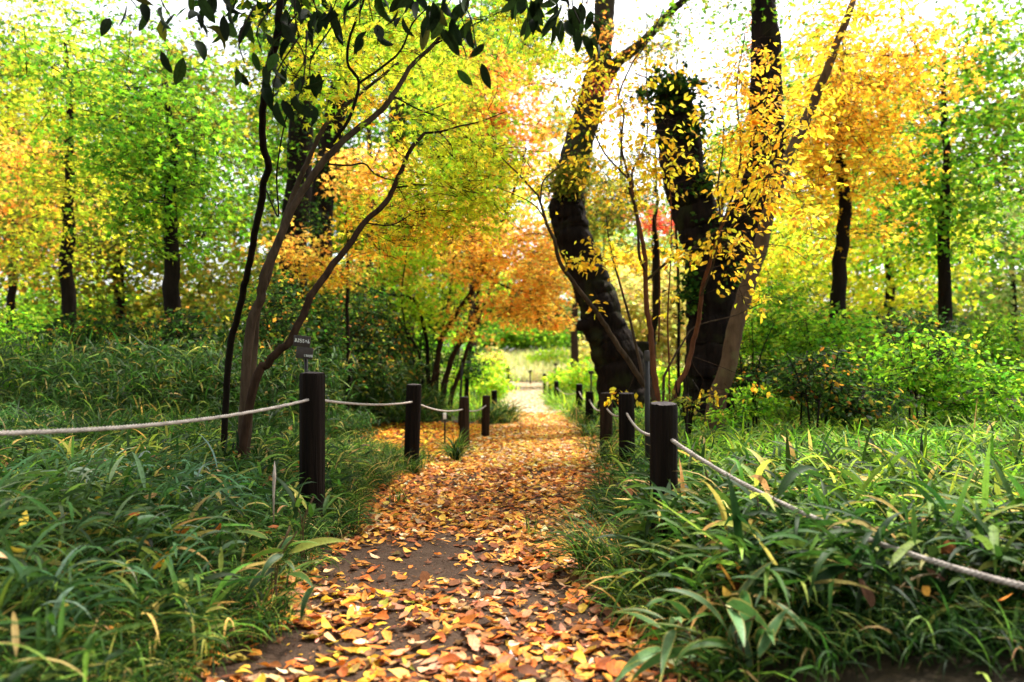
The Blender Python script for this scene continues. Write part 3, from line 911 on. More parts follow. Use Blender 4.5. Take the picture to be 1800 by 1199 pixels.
def rope(a, b, sag, label, r=.0088):
    a, b = np.array(a), np.array(b)
    n = 40; t = np.linspace(0, 1, n)[:, None]
    pth = a * (1 - t) + b * t; pth[:, 2] -= (4 * sag * t * (1 - t))[:, 0]
    ln = np.linalg.norm(b - a)
    # two twisted strands
    k = max(40, int(ln * 70)); t = np.linspace(0, 1, k)[:, None]
    pth = a * (1 - t) + b * t; pth[:, 2] -= (4 * sag * t * (1 - t))[:, 0]
    d = (b - a) / ln; s = np.cross(d, [0, 0, 1.]); s /= np.linalg.norm(s); u = np.cross(s, d)
    g = Geo(); ph = t[:, 0] * ln / .05 * 2 * np.pi
    for q in range(3):
        an = ph + q * 2.094
        g.tube(pth + r * .5 * (np.cos(an)[:, None] * s + np.sin(an)[:, None] * u), r * .56, 6)
    return tag(g.build('guide_rope', M['rope']), label, 'rope', 'ropes strung between the posts')


rL = [P(549, 701, 4.18), P(727, 706, 6.9), P(815, 719, 8.6), P(855, 712, 10.3)]
rope(P(-64, 763, 2.2), rL[0], .04, 'pale rope running in from outside to the thick left post')
rope(rL[0], rL[1], .03, 'pale rope between the thick left post and the tilted post')
rope(rL[1], rL[2], .05, 'pale rope between the tilted post and the short left post')
rope(rL[2], rL[3], .05, 'short pale rope between the short left post and the brownish post')
rR = [P(1167, 764, 3.4), P(1101, 725, 5.8), P(1066, 717, 7.3), P(1036, 702, 10.6), P(1018, 688, 13.2), P(978, 681, 18.5)]
rope(P(1885, 1051, 1.9), rR[0], .08, 'thick pale rope slanting down from the nearest right post', .010)
rope(rR[0], rR[1], .06, 'pale rope between the two nearest right posts')
rope(rR[1], rR[2], .05, 'pale rope between the second and third right posts')
rope(rR[2], rR[3], .08, 'thin pale rope between the third right post and the slim dark one')
rope(rR[3], rR[4], .06, 'thin rope between the slim post and the post in lime undergrowth')
rope(rR[4], rR[5], .10, 'far thin rope reaching the small far post', .008)
rope(P(893, 648, 36.5), P(965, 651, 36.0), .05, 'distant thin rope across the meadow edge', .012)


# ------------------------------------------------------------------ plaques
def box_geo(g, c, s, rot=0., tilt=0.):
    v = np.array([[x, y, z] for x in (-1, 1) for y in (-1, 1) for z in (-1, 1)], float) * np.array(s) / 2
    ct, st = math.cos(tilt), math.sin(tilt)
    v = np.stack([v[:, 0] * ct + v[:, 2] * st, v[:, 1], -v[:, 0] * st + v[:, 2] * ct], 1)
    cr, sr = math.cos(rot), math.sin(rot)
    v = np.stack([v[:, 0] * cr - v[:, 1] * sr, v[:, 0] * sr + v[:, 1] * cr, v[:, 2]], 1) + np.array(c)
    g.add(v, [[0, 1, 3, 2], [4, 6, 7, 5], [0, 4, 5, 1], [2, 3, 7, 6], [0, 2, 6, 4], [1, 5, 7, 3]])


def bevel(o, w):
    m = o.modifiers.new('bevel', 'BEVEL'); m.width = w; m.segments = 2; m.limit_method = 'ANGLE'


def text(name, body, size, loc, rot, mat, parent, align='LEFT'):
    c = bpy.data.curves.new(name, 'FONT'); c.body = body; c.size = size; c.extrude = .0006; c.offset = size * .02; c.align_x = align; c.align_y = 'CENTER'
    o = bpy.data.objects.new(name, c)
    COL.objects.link(o); bpy.context.view_layer.update()
    me = bpy.data.meshes.new_from_object(o); bpy.data.objects.remove(o)
    me.materials.clear(); me.materials.append(mat)
    o = link(name, me, parent); o.location = loc; o.rotation_euler = rot
    return o


ZP = 4.3
c = P(534, 610, ZP); z0 = g1(c[0], c[1])
root = empty('name_sign', (c[0], c[1], z0), 'pair of small brown plaques with white Japanese writing behind the thick left post', 'sign')
lc = lambda px, py: P(px, py, ZP) - np.array([c[0], c[1], z0])
g = Geo(); t0 = lc(536, 632); 
g.tube([[t0[0] + .012, .02, -.1], [t0[0] + .008, .02, t0[2] * .5], [t0[0], .02, lc(536, 600)[2]]], [.012, .012, .011], 6)
o = g.build('stake', M['stake']); o.parent = root
v_ = np.array([q.co for q in o.data.vertices])
tl = .10
g = Geo(); q1 = lc(531, 600); box_geo(g, q1, (.094, .010, .062), 0, tl); o1 = g.build('upper_plaque', M['plaque'], smooth=False); o1.parent = root; bevel(o1, .002)
g = Geo(); q2 = lc(535.5, 620.5); box_geo(g, q2, (.094, .010, .064), 0, tl); o2 = g.build('lower_plaque', M['plaque'], smooth=False); o2.parent = root; bevel(o2, .002)
t = text('lettering', 'あぶらちゃん', .0146, (0, 0, 0), (0, 0, 0), M['white'], o1, 'CENTER')
t.location = (q1[0] + .002, q1[1] - .0062, q1[2] + .001); t.rotation_euler = (math.pi / 2, tl, 0); t.scale = (.98, 1.75, 1)
t = text('lettering', 'くすのき科', .0100, (0, 0, 0), (0, 0, 0), M['white'], o2, 'RIGHT')
t.location = (q2[0] + .046, q2[1] - .0062, q2[2] - .020); t.rotation_euler = (math.pi / 2, tl, 0); t.scale = (1, 1.6, 1)


def stake(px, py0, py1, Z, w, label, plate=None, name='plant_label', lean=0., cat='plant label'):
    a = P(px, py0, Z); zg = g1(a[0], a[1])
    root = empty(name, (a[0], a[1], zg), label, cat)
    h = a[2] - zg
    g = Geo(); g.tube([[-lean * h, 0, -.12], [-lean * h * .5, 0, h * .5], [0, 0, h]], [w, w, w * .9], 7)
    o = g.build('stake', M['stake']); o.parent = root
    if plate:
        pw, ph, m, rot = plate
        g = Geo(); box_geo(g, (0, -w - .004, h - ph * .45), (pw, .006, ph), rot, -.05)
        o = g.build('plate', M[m], smooth=False); o.parent = root; bevel(o, .0015)
    return root


stake(782, 726, 760, 9.0, .011, 'small dark stake with a white label in the orange leaves', (.042, .075, 'white', .5))
stake(813, 637, 700, 11.5, .018, 'tall bare black stake leaning slightly behind the left posts', None, 'marker_stake', .06, 'stake')
stake(1137, 617, 740, 5.3, .020, 'tall dark stake with a small grey plate behind the nearest right post', (.035, .075, 'plaque', .3), 'marker_stake', -.01, 'stake')
stake(932, 651, 668, 36.0, .035, 'tiny label on a stake at the far meadow edge', (.16, .11, 'plaque', 0))
stake(977, 639, 660, 24.0, .022, 'small bent-topped label stake among the far green leaves', (.12, .05, 'plaque', .3))
stake(1039, 652, 676, 16.0, .02, 'small dark label beside the foot of the leaning tree', (.12, .07, 'plaque', 0))

#@@TREES
exec_trees = True
def dens(k): return k


# ---- the big leaning tree: black lower trunk with a collar, mossy trunk growing on out of it
plant('leaning_tree', 'huge leaning tree with a black collared lower trunk and a paler mossy upper trunk', 'tree',
      [dict(p=[(1105, 720, 11), (1088, 640, 11), (1064, 580, 11), (1048, 520, 11), (1025, 460, 11), (1003, 400, 11), (997, 372, 11), (996, 349, 11)], r=(.46, .40, .345, .30, .275, .255, .245, .252, .23), name='trunk', sides=56, rough=.06, flare=.35, wob=.5, bare=True, n=16, ridge=.028),
       dict(p=[(1001, 380, 11.02), (999, 345, 11.02), (1003, 310, 11.05), (1014, 272, 11.1), (1034, 190, 11.2), (1052, 120, 11.3), (1062, 40, 11.3), (1066, -120, 11.4), (1060, -420, 11.5)], r=(.225, .222, .225, .215, .19, .165, .15, .13, .08), name='upper_trunk', sides=48, rough=.07, wob=.6, n=14, ridge=.035, ground=False, bark='bark_moss', **{'from': .45}),
       dict(p=[(1058, 150, 11.25), (1085, 110, 11.1), (1125, 78, 10.9), (1190, 10, 10.6), (1290, -60, 10.2)], r=(.12, .09, .07, .05, .03), name='branch', sides=12, ground=False, rough=.08, bark='bark_moss'),
       dict(p=[(1110, 690, 11.2), (1124, 640, 11.4), (1128, 602, 11.4)], r=(.22, .17, .15), name='side_stump', sides=16, rough=.12, bare=True),
       dict(p=[(1040, 572, 10.9), (1016, 574, 10.8)], r=(.10, .075), name='knob', sides=10, rough=.15, ground=False, bare=True)],
      [dict(name='foliage', pal='olive', size=.065, shape='maple', clumps=[(1000, 318, 10.75, 50, 30, .25, 90, .35, 14), (1010, 285, 10.7, 40, 20, .2, 30, .35, 12)], twigs=False),
       dict(pal='olive', size=.085, clumps=[(1010, 60, 11.4, 60, 60, .9, 24, .6, 20), (1150, 70, 10.8, 70, 45, .8, 30, .55, 15), (1290, -60, 10.4, 120, 60, 1.2, 30, .7, 18)], twig_r=.006),
       dict(name='ivy', pal='dark', size=.075, clumps=[(1052, 60, 11.05, 14, 60, .2, 22, .3, 12), (1024, 265, 10.9, 22, 40, .12, 16, .3, 10)], twigs=False)], bark='bark_black')

# ---- the big ivy tree at right
plant('ivy_tree', 'massive dark forked trunk wrapped in ivy on the right bank', 'tree',
      [dict(p=[(1243, 705, 9.2), (1248, 620, 9.2), (1253, 520, 9.2), (1252, 440, 9.2)], r=(.31, .275, .275, .30, .33), name='trunk', sides=56, rough=.07, flare=.35, wob=.5, n=18, ridge=.03),
       dict(p=[(1262, 470, 9.25), (1228, 395, 9.2), (1205, 320, 9.2), (1192, 240, 9.25), (1184, 175, 9.3), (1180, 135, 9.3)], r=(.32, .27, .25, .255, .22, .12), name='limb', sides=44, rough=.08, ground=False, wob=.5, n=14, ridge=.03),
       dict(p=[(1268, 450, 9.15), (1305, 395, 9.1), (1336, 335, 9.0), (1348, 250, 8.9), (1346, 120, 8.9), (1340, -80, 9)], r=(.28, .235, .22, .2, .17, .12), name='limb', sides=44, rough=.08, ground=False, wob=.5, n=14, ridge=.03)],
      [dict(name='ivy', pal='dark', size=.062, mat='evergreen', shape='simple', width=1.5, clumps=[(1178, 150, 9.1, 60, 26, .45, 60, .3, 16), (1215, 230, 9.1, 34, 80, .3, 60, .3, 12), (1232, 330, 9.0, 30, 60, .25, 34, .3, 12), (1212, 500, 9.0, 14, 60, .2, 34, .28, 12), (1255, 420, 8.95, 40, 40, .15, 26, .3, 10), (1288, 480, 9.0, 12, 60, .2, 20, .28, 12), (1160, 185, 9.1, 40, 30, .3, 26, .3, 10)], twigs=False),
       dict(name='crown', pal='olive', size=.12, clumps=[(1350, -260, 9, 200, 130, 1.6, 110, .9, 20), (1150, -300, 8, 200, 100, 1.6, 90, .9, 20), (1000, -420, 7.5, 200, 100, 1.6, 60, .9, 20)], twig_r=.006),  # out-of-view crown, added overhead to shade the foreground grass
       dict(pal='green', size=.09, clumps=[(1330, 40, 9.5, 70, 70, 1.2, 36, .7, 14), (1200, 40, 10, 80, 30, .8, 16, .7, 12), (1260, 250, 10.2, 30, 60, .4, 20, .6, 14)], twig_r=.006)], bark='bark_black')

# ---- pale slim leaning trunk
plant('slim_tree', 'pale brown slim trunk leaning right beside the massive ivy tree', 'tree',
      [dict(p=[(1262, 712, 7.4), (1278, 640, 7.4), (1297, 560, 7.45), (1318, 490, 7.5), (1340, 415, 7.5), (1372, 320, 7.5), (1430, 180, 7.6), (1500, 0, 7.7)], r=(.11, .086, .080, .076, .072, .064, .05, .03), name='trunk', sides=16, rough=.03, flare=.35, wob=.6)],
      [dict(pal='yellow', size=.065, shape='simple', clumps=[(1470, 60, 7.6, 90, 120, .8, 60, .5, 16), (1340, 300, 7.2, 26, 60, .4, 14, .4, 8)])], bark='bark_pale')

# ---- multi-stem spicebush at right, sparse yellow leaves
ZS = 6.4
D = [dict(p=[(1150, 705, ZS), (1128, 668, ZS), (1082, 602, 6.3), (1052, 552, 6.2), (1012, 500, 6.1), (985, 462, 6.05), (974, 420, 6.0), (957, 382, 6.0), (947, 345, 6.0)], r=(0.0277, 0.0238, 0.0205, 0.0172, 0.0132, 0.0092), bark='bark_grey'),
     dict(p=[(947, 345, 6.0), (915, 310, 5.95), (882, 278, 5.9), (850, 250, 5.9)], r=(0.0079, 0.0033), ground=False, name='branch'),
     dict(p=[(950, 355, 6.0), (956, 318, 6.05), (985, 292, 6.1), (1022, 262, 6.1), (1055, 235, 6.1)], r=(0.0073, 0.0026), ground=False, name='branch'),
     dict(p=[(958, 385, 6.0), (938, 360, 5.9), (900, 340, 5.9), (860, 325, 5.9)], r=(0.0059, 0.0026), ground=False, name='branch'),
     dict(p=[(1156, 705, ZS), (1148, 640, ZS), (1140, 560, ZS), (1135, 490, ZS), (1131, 430, ZS), (1118, 370, ZS), (1108, 318, ZS)], r=(0.0330, 0.0264, 0.0224, 0.0198, 0.0158, 0.0132), bark='bark_red'),
     dict(p=[(1136, 480, ZS), (1124, 450, 6.3), (1122, 400, 6.3), (1113, 355, 6.3), (1105, 330, 6.3)], r=(0.0132, 0.0106, 0.0092), ground=False, name='branch'),
     dict(p=[(1108, 322, ZS), (1092, 260, ZS), (1096, 200, ZS), (1088, 170, ZS), (1112, 110, ZS), (1135, 80, 6.5), (1165, 20, 6.6), (1180, -30, 6.6)], r=(0.0106, 0.0079, 0.0066, 0.0053, 0.0033), ground=False, name='branch'),
     dict(p=[(1108, 318, ZS), (1080, 290, 6.3), (1058, 262, 6.3), (1040, 225, 6.3), (1010, 190, 6.3), (985, 150, 6.3)], r=(0.0092, 0.0059, 0.0026), ground=False, name='branch'),
     dict(p=[(1112, 330, ZS), (1112, 300, 6.5), (1134, 255, 6.5), (1138, 200, 6.5), (1136, 110, 6.5), (1137, 10, 6.5)], r=(0.0106, 0.0079, 0.0053, 0.0026), ground=False, name='branch'),
     dict(p=[(1139, 492, ZS), (1165, 468, 6.3), (1198, 445, 6.2), (1235, 425, 6.1), (1280, 385, 6.0)], r=(0.0119, 0.0086, 0.0046), ground=False, name='branch'),
     dict(p=[(1186, 706, 6.2), (1203, 655, 6.2), (1217, 612, 6.2), (1229, 560, 6.15), (1234, 505, 6.1), (1248, 462, 6.1), (1262, 415, 6.0), (1276, 378, 6.0)], r=(0.0277, 0.0224, 0.0198, 0.0172, 0.0132, 0.0106), bark='bark_red'),
     dict(p=[(1276, 380, 6.0), (1292, 330, 5.95), (1302, 272, 5.9), (1297, 200, 5.9), (1296, 140, 5.9), (1310, 60, 5.9)], r=(0.0099, 0.0079, 0.0066, 0.0040), ground=False, name='branch'),
     dict(p=[(1266, 400, 6.0), (1262, 330, 6.0), (1272, 250, 6.0), (1270, 190, 6.0)], r=(0.0079, 0.0059, 0.0033), ground=False, name='branch'),
     dict(p=[(1232, 520, 6.1), (1252, 470, 6.0), (1268, 420, 5.9), (1320, 360, 5.7), (1352, 300, 5.6), (1380, 230, 5.5)], r=(0.0079, 0.0059, 0.0046), ground=False, name='branch'),
     dict(p=[(1177, 704, 6.5), (1176, 640, 6.5), (1174, 560, 6.5), (1178, 470, 6.5), (1180, 380, 6.5), (1176, 290, 6.5)], r=(0.0106, 0.0079, 0.0059, 0.0033), bark='bark_red'),
     dict(p=[(1140, 695, 6.6), (1130, 660, 6.6), (1116, 600, 6.65), (1098, 530, 6.7), (1084, 480, 6.7), (1072, 430, 6.7), (1066, 380, 6.7)], r=(0.0172, 0.0145, 0.0112, 0.0079, 0.0046), bark='bark_grey'),
     dict(p=[(1166, 690, 6.7), (1170, 655, 6.7), (1195, 612, 6.75), (1222, 575, 6.8), (1290, 555, 6.7), (1345, 530, 6.6)], r=(0.0145, 0.0112, 0.0066, 0.0040), bark='bark_grey'),
     dict(p=[(1158, 600, 6.5), (1160, 520, 6.6), (1158, 440, 6.6), (1150, 380, 6.6)], r=(0.0079, 0.0059, 0.0033), ground=False, name='branch', bark='bark_red')]
plant('spicebush', 'many-stemmed bush with sparse yellow leaves in front of the two dark trunks', 'shrub', D,
      [dict(pal='yellow', size=.054, shape='simple', droop=.6, twig_r=.0035, clumps=[
          (1030, 450, 6.2, 55, 22, .3, 11, .3, 8), (1060, 430, 6.5, 60, 40, .3, 10, .3, 8), (1050, 535, 6.2, 24, 12, .15, 4, .2, 6), (1095, 690, 6.3, 40, 18, .2, 6, .2, 6),
          (1045, 120, 6.3, 50, 70, .4, 22, .35, 9), (1130, 120, 6.4, 70, 60, .4, 18, .35, 7), (1120, 395, 6.4, 60, 50, .4, 12, .3, 7), (1080, 280, 6.4, 90, 60, .5, 30, .3, 8), (1020, 190, 6.3, 70, 60, .5, 24, .3, 8), (1100, 190, 6.4, 70, 60, .5, 28, .3, 7), (1140, 250, 6.4, 90, 100, .5, 60, .4, 3),
          (1160, 290, 6.4, 50, 80, .4, 26, .3, 7), (1200, 440, 6.1, 70, 28, .3, 16, .3, 9), (1160, 530, 6.5, 60, 40, .3, 6, .25, 6), (1265, 690, 6.1, 50, 20, .2, 6, .2, 6),
          (1300, 430, 5.8, 55, 55, .4, 16, .32, 9), (1320, 330, 5.6, 45, 60, .4, 14, .32, 10), (1270, 250, 5.9, 45, 80, .4, 16, .3, 8),
          (1240, 180, 6.0, 50, 40, .4, 9, .3, 7), (1150, 90, 6.5, 60, 60, .4, 8, .3, 6), (1400, 300, 5.5, 60, 160, .5, 46, .32, 10), (1335, 520, 5.9, 40, 30, .3, 8, .25, 6), (950, 300, 6.0, 60, 40, .4, 10, .3, 7)]),
       dict(name='orange_leaves', pal='gold', size=.052, shape='simple', droop=.6, twig_r=.0035, clumps=[(1300, 430, 5.8, 55, 55, .4, 8, .32, 9), (1320, 330, 5.6, 45, 60, .4, 16, .32, 10), (1325, 230, 5.6, 40, 70, .4, 26, .32, 10), (1325, 120, 5.7, 45, 60, .4, 26, .32, 9), (1285, 110, 5.8, 40, 50, .3, 8, .3, 7), (1340, 190, 5.6, 30, 40, .3, 12, .3, 8), (1335, 680, 5.9, 14, 14, .1, 3, .2, 4)])],
      bark='bark_grey', twig_bark='bark_brown', sides=9, rough=.04)

# ---- curved tree on the left, yellow-green crown
E_ = [dict(p=[(452, 672, 4.6), (468, 640, 4.6), (505, 604, 4.6), (528, 565, 4.65), (550, 512, 4.7), (590, 460, 4.8), (632, 402, 4.9), (680, 352, 5.0), (704, 305, 5.1), (720, 266, 5.15), (746, 234, 5.2)], r=(0.0272, 0.0245, 0.0231, 0.0211, 0.0184, 0.0156, 0.0116), bark='bark_brown'),
      dict(p=[(746, 234, 5.2), (775, 232, 5.25), (810, 222, 5.3), (850, 212, 5.4), (890, 196, 5.5)], r=(0.0088, 0.0061, 0.0027), ground=False, name='branch'),
      dict(p=[(690, 330, 5.05), (740, 325, 5.2), (790, 330, 5.4), (840, 340, 5.6)], r=(0.0061, 0.0027), ground=False, name='branch'),
      dict(p=[(640, 392, 4.9), (690, 395, 5.2), (740, 370, 5.5), (800, 372, 5.8)], r=(0.0054, 0.0027), ground=False, name='branch'),
      dict(p=[(440, 590, 4.7), (458, 520, 4.7), (478, 450, 4.7), (512, 370, 4.75), (552, 312, 4.8), (600, 250, 4.85), (660, 205, 4.95), (688, 170, 5.0), (720, 120, 5.1), (765, 75, 5.2), (782, 52, 5.2)], r=(0.0313, 0.0286, 0.0258, 0.0231, 0.0211, 0.0190, 0.0163, 0.0136, 0.0102), bark='bark_grey'),
      dict(p=[(446, 600, 4.9), (462, 510, 4.9), (490, 420, 4.95), (520, 335, 5.0), (548, 270, 5.05), (575, 215, 5.1), (640, 160, 5.2), (700, 110, 5.3)], r=(0.0231, 0.0204, 0.0177, 0.0136, 0.0088), bark='bark_grey'),
      dict(p=[(585, 250, 4.85), (612, 210, 4.8), (632, 148, 4.8), (612, 115, 4.75), (614, 70, 4.75), (636, 10, 4.7), (650, -40, 4.7)], r=(0.0122, 0.0095, 0.0082, 0.0061), ground=False, name='branch'),
      dict(p=[(632, 147, 4.8), (672, 118, 4.85), (704, 88, 4.9), (726, 40, 4.9), (750, 15, 4.9)], r=(0.0082, 0.0068, 0.0041), ground=False, name='branch'),
      dict(p=[(575, 288, 4.8), (612, 291, 4.9), (640, 288, 5.0), (665, 310, 5.1), (720, 322, 5.3), (780, 330, 5.5)], r=(0.0068, 0.0054, 0.0027), ground=False, name='branch'),
      dict(p=[(765, 78, 5.2), (800, 60, 5.3), (850, 35, 5.5), (900, 10, 5.7)], r=(0.0068, 0.0034), ground=False, name='branch'),
      dict(p=[(690, 168, 5.0), (740, 195, 5.3), (790, 212, 5.6), (830, 250, 5.9)], r=(0.0061, 0.0027), ground=False, name='branch')]
plant('curved_maple', 'slender bowed trunks crossing to the right under yellow-green leaves behind the plaques', 'tree', E_,
      [dict(pal='yg', size=.066, tilt=.55, clumps=[
          (740, 330, 5.6, 90, 50, .7, 34, .5, 22), (820, 300, 6.0, 90, 70, .8, 54, .5, 22), (860, 250, 6.2, 70, 60, .7, 30, .5, 20), (690, 390, 5.6, 70, 30, .5, 18, .45, 20),
          (830, 370, 6.2, 70, 34, .6, 24, .45, 22), (770, 235, 5.6, 60, 40, .5, 20, .45, 18), (575, 170, 4.9, 40, 50, .4, 12, .4, 18), (510, 110, 4.9, 50, 60, .4, 16, .4, 18),
          (640, 110, 5.2, 80, 60, .6, 14, .45, 18), (720, 60, 5.4, 90, 50, .7, 14, .45, 18), (840, 40, 5.8, 100, 40, .8, 20, .5, 18), (660, 90, 7.2, 80, 60, .8, 30, .6, 22), (570, 40, 7, 90, 50, .8, 30, .6, 22), (760, 120, 7.4, 70, 60, .8, 30, .6, 22), (850, 130, 7.6, 60, 60, .8, 20, .6, 20), (950, 90, 6.2, 70, 45, .8, 20, .5, 16), (600, 30, 5.2, 140, 40, .7, 12, .5, 18), (920, 30, 6.4, 90, 40, .8, 20, .5, 18)]),
       dict(name='golden_leaves', pal='gold', size=.056, clumps=[(640, 420, 5.6, 60, 40, .5, 18, .45, 16), (720, 400, 6.0, 80, 40, .6, 24, .45, 18), (800, 420, 6.6, 60, 40, .5, 18, .45, 18), (650, 160, 5.5, 60, 40, .5, 14, .4, 14), (860, 330, 6.6, 60, 40, .6, 18, .45, 18)])], bark='bark_dark', stem_name='trunk')

# ---- evergreen overhead, big drooping leaves
def drooping(parent, spots, Zd, size, name, mat):
    pos = []; yd = []; nm = []; tg = Geo()
    for (px, py, n, sp) in spots:
        Zc = Zd + rng.normal(0, .12); c = P(px, py, Zc)
        tg.tube(smooth_path([c + [rng.normal(0, .08), .05, .28], c + [rng.normal(0, .03), 0, .12], c + [0, 0, .02]], 4), np.linspace(.004, .0025, 9), 5)
        for q in range(n):
            pos.append(c + rng.normal(0, sp, 3) * [1, .8, .7]); y = rvec(1, .55)[0]; y[2] = -abs(y[2]) - .55; yd.append(y); nm.append(rvec(1)[0] + [0, -.5, .2])
    n = len(pos)
    tone = jitter([('#1c2a12', 3), ('#16220e', 3), ('#2c4416', 1), ('#44441a', .4)], n, .06, .2)
    leaf_obj(name, np.array(pos), np.array(yd), np.array(nm), size * rng.uniform(.75, 1.2, n), tone, 'oval', mat, parent, width=1.0)
    tg.build('twigs', M['bark_dark'], parent)['kind'] = 'stuff'


r_ = plant('evergreen_oak', 'dark wavy trunk at the left edge with big drooping evergreen leaves across the top', 'tree',
      [dict(p=[(402, 640, 5.0), (420, 540, 4.8), (440, 460, 4.55), (454, 390, 4.3), (464, 320, 4.1), (472, 288, 4.0), (460, 245, 3.9), (462, 180, 3.7), (468, 130, 3.5), (486, 60, 3.35), (492, 0, 3.3), (500, -80, 3.3)], r=(0.0231, 0.0204, 0.0190, 0.0184, 0.0177, 0.0170, 0.0163, 0.0136), name='trunk', bark='bark_dark'),
       dict(p=[(497, -40, 3.3), (600, -70, 3.2), (720, -50, 3.1), (860, -45, 3.1), (1000, -30, 3.1), (1060, -20, 3.1)], r=(0.0122, 0.0095, 0.0068, 0.0041), ground=False, name='branch'),
       dict(p=[(466, 330, 4.1), (489, 380, 3.95), (486, 300, 3.8), (505, 200, 3.6), (530, 160, 3.4)], r=(0.0041, 0.0041, 0.0034), ground=False, name='branch'),
       dict(p=[(492, -20, 3.3), (400, -60, 3.2), (300, -40, 3.2), (200, 0, 3.2)], r=(0.0109, 0.0041), ground=False, name='branch')], [], bark='bark_dark')
leaf_cloud(sum([clump_sprays(c) for c in [(600, -260, 4.6, 260, 120, 1.2, 120, .6, 16), (420, -160, 4.2, 160, 120, 1.0, 60, .6, 16), (900, -330, 4.8, 200, 120, 1.2, 80, .6, 16)]], []), 'dark', .10, r_, 'crown', 'simple', M['evergreen'], None, twigs=False)
drooping(r_, [(470, 40, 4, .05), (505, 30, 6, .06), (530, 20, 6, .06), (525, 70, 3, .05), (560, 40, 4, .05), (500, 130, 4, .05), (545, 150, 4, .05), (530, 170, 3, .04), (585, 25, 3, .04), (632, 50, 3, .04), (655, 45, 2, .03), (700, 5, 3, .05),
              (750, 0, 5, .06), (785, 20, 5, .06), (800, 50, 4, .05), (820, 65, 2, .03), (835, 90, 3, .04), (770, 35, 3, .04), (910, -5, 5, .05), (940, 5, 5, .05), (965, 15, 5, .05), (1000, 25, 5, .05), (1020, 50, 3, .04), (1030, 15, 4, .05), (985, 0, 4, .05),
              (460, 100, 4, .05), (480, 180, 3, .04), (515, 150, 3, .05), (550, 15, 5, .06), (600, 5, 4, .05), (680, -5, 5, .06), (725, 5, 4, .05), (765, 10, 6, .06), (810, 30, 4, .05), (925, 15, 5, .06), (955, 0, 5, .05), (1000, 5, 5, .05), (1020, 30, 4, .05), (410, 30, 6, .07), (360, 10, 6, .07), (300, 40, 5, .07), (240, 20, 5, .07), (430, 120, 4, .06)], 3.15, .098, 'leaves', M['evergreen'])

# ---- fan of stems with the orange maple crown, left of the path
ZG = 11.2
G_ = [dict(p=[(778, 690, ZG), (788, 650, ZG), (803, 613, ZG), (832, 565, ZG), (845, 533, ZG)], r=(.075, .06, .05, .042), bark='bark_brown'),
      dict(p=[(762, 690, ZG), (768, 640, ZG), (779, 587, ZG), (806, 546, 11), (837, 500, 10.9), (855, 456, 10.8), (880, 402, 10.7), (905, 330, 10.6), (925, 260, 10.6)], r=(.07, .06, .05, .045, .035, .02), bark='bark_brown'),
      dict(p=[(795, 690, ZG), (810, 650, ZG), (822, 610, ZG), (850, 540, 11.4), (880, 470, 11.5)], r=(.055, .045, .035, .02), bark='bark_brown'),
      dict(p=[(755, 690, ZG), (752, 640, ZG), (748, 585, ZG), (726, 527, 11), (675, 517, 10.8), (620, 497, 10.6), (560, 480, 10.4)], r=(.05, .04, .032, .02), bark='bark_dark'),
      dict(p=[(745, 690, 11.4), (735, 620, 11.4), (700, 560, 11.5), (672, 500, 11.6), (668, 440, 11.6), (672, 360, 11.6)], r=(.04, .03, .025, .015), bark='bark_dark'),
      dict(p=[(768, 690, 11.5), (775, 600, 11.5), (790, 520, 11.5), (800, 440, 11.6), (806, 380, 11.6)], r=(.035, .028, .015), bark='bark_dark'),
      dict(p=[(740, 690, 10.9), (728, 640, 10.8), (716, 590, 10.8), (706, 520, 10.8), (716, 440, 10.8)], r=(.025, .02, .012), bark='bark_dark'),
      dict(p=[(843, 470, 10.8), (880, 500, 10.4), (920, 512, 10.2), (960, 510, 10.1)], r=(.022, .015, .008), ground=False, name='branch'),
      dict(p=[(860, 440, 10.8), (900, 420, 10.5), (940, 410, 10.3), (975, 420, 10.2)], r=(.02, .013, .007), ground=False, name='branch'),
      dict(p=[(848, 478, 10.8), (810, 465, 11), (795, 430, 11.2), (808, 400, 11.2)], r=(.018, .012, .007), ground=False, name='branch')]
KZ = 1.2
G_ = [dict(g, p=[(a, b, z * KZ) for a, b, z in g['p']], r=tuple(q * KZ * .72 for q in g['r'])) for g in G_]
far_c = lambda cl: [(c[0], c[1], c[2] * KZ, c[3], c[4], c[5] * KZ, c[6], c[7] * 1.1, c[8]) for c in cl]
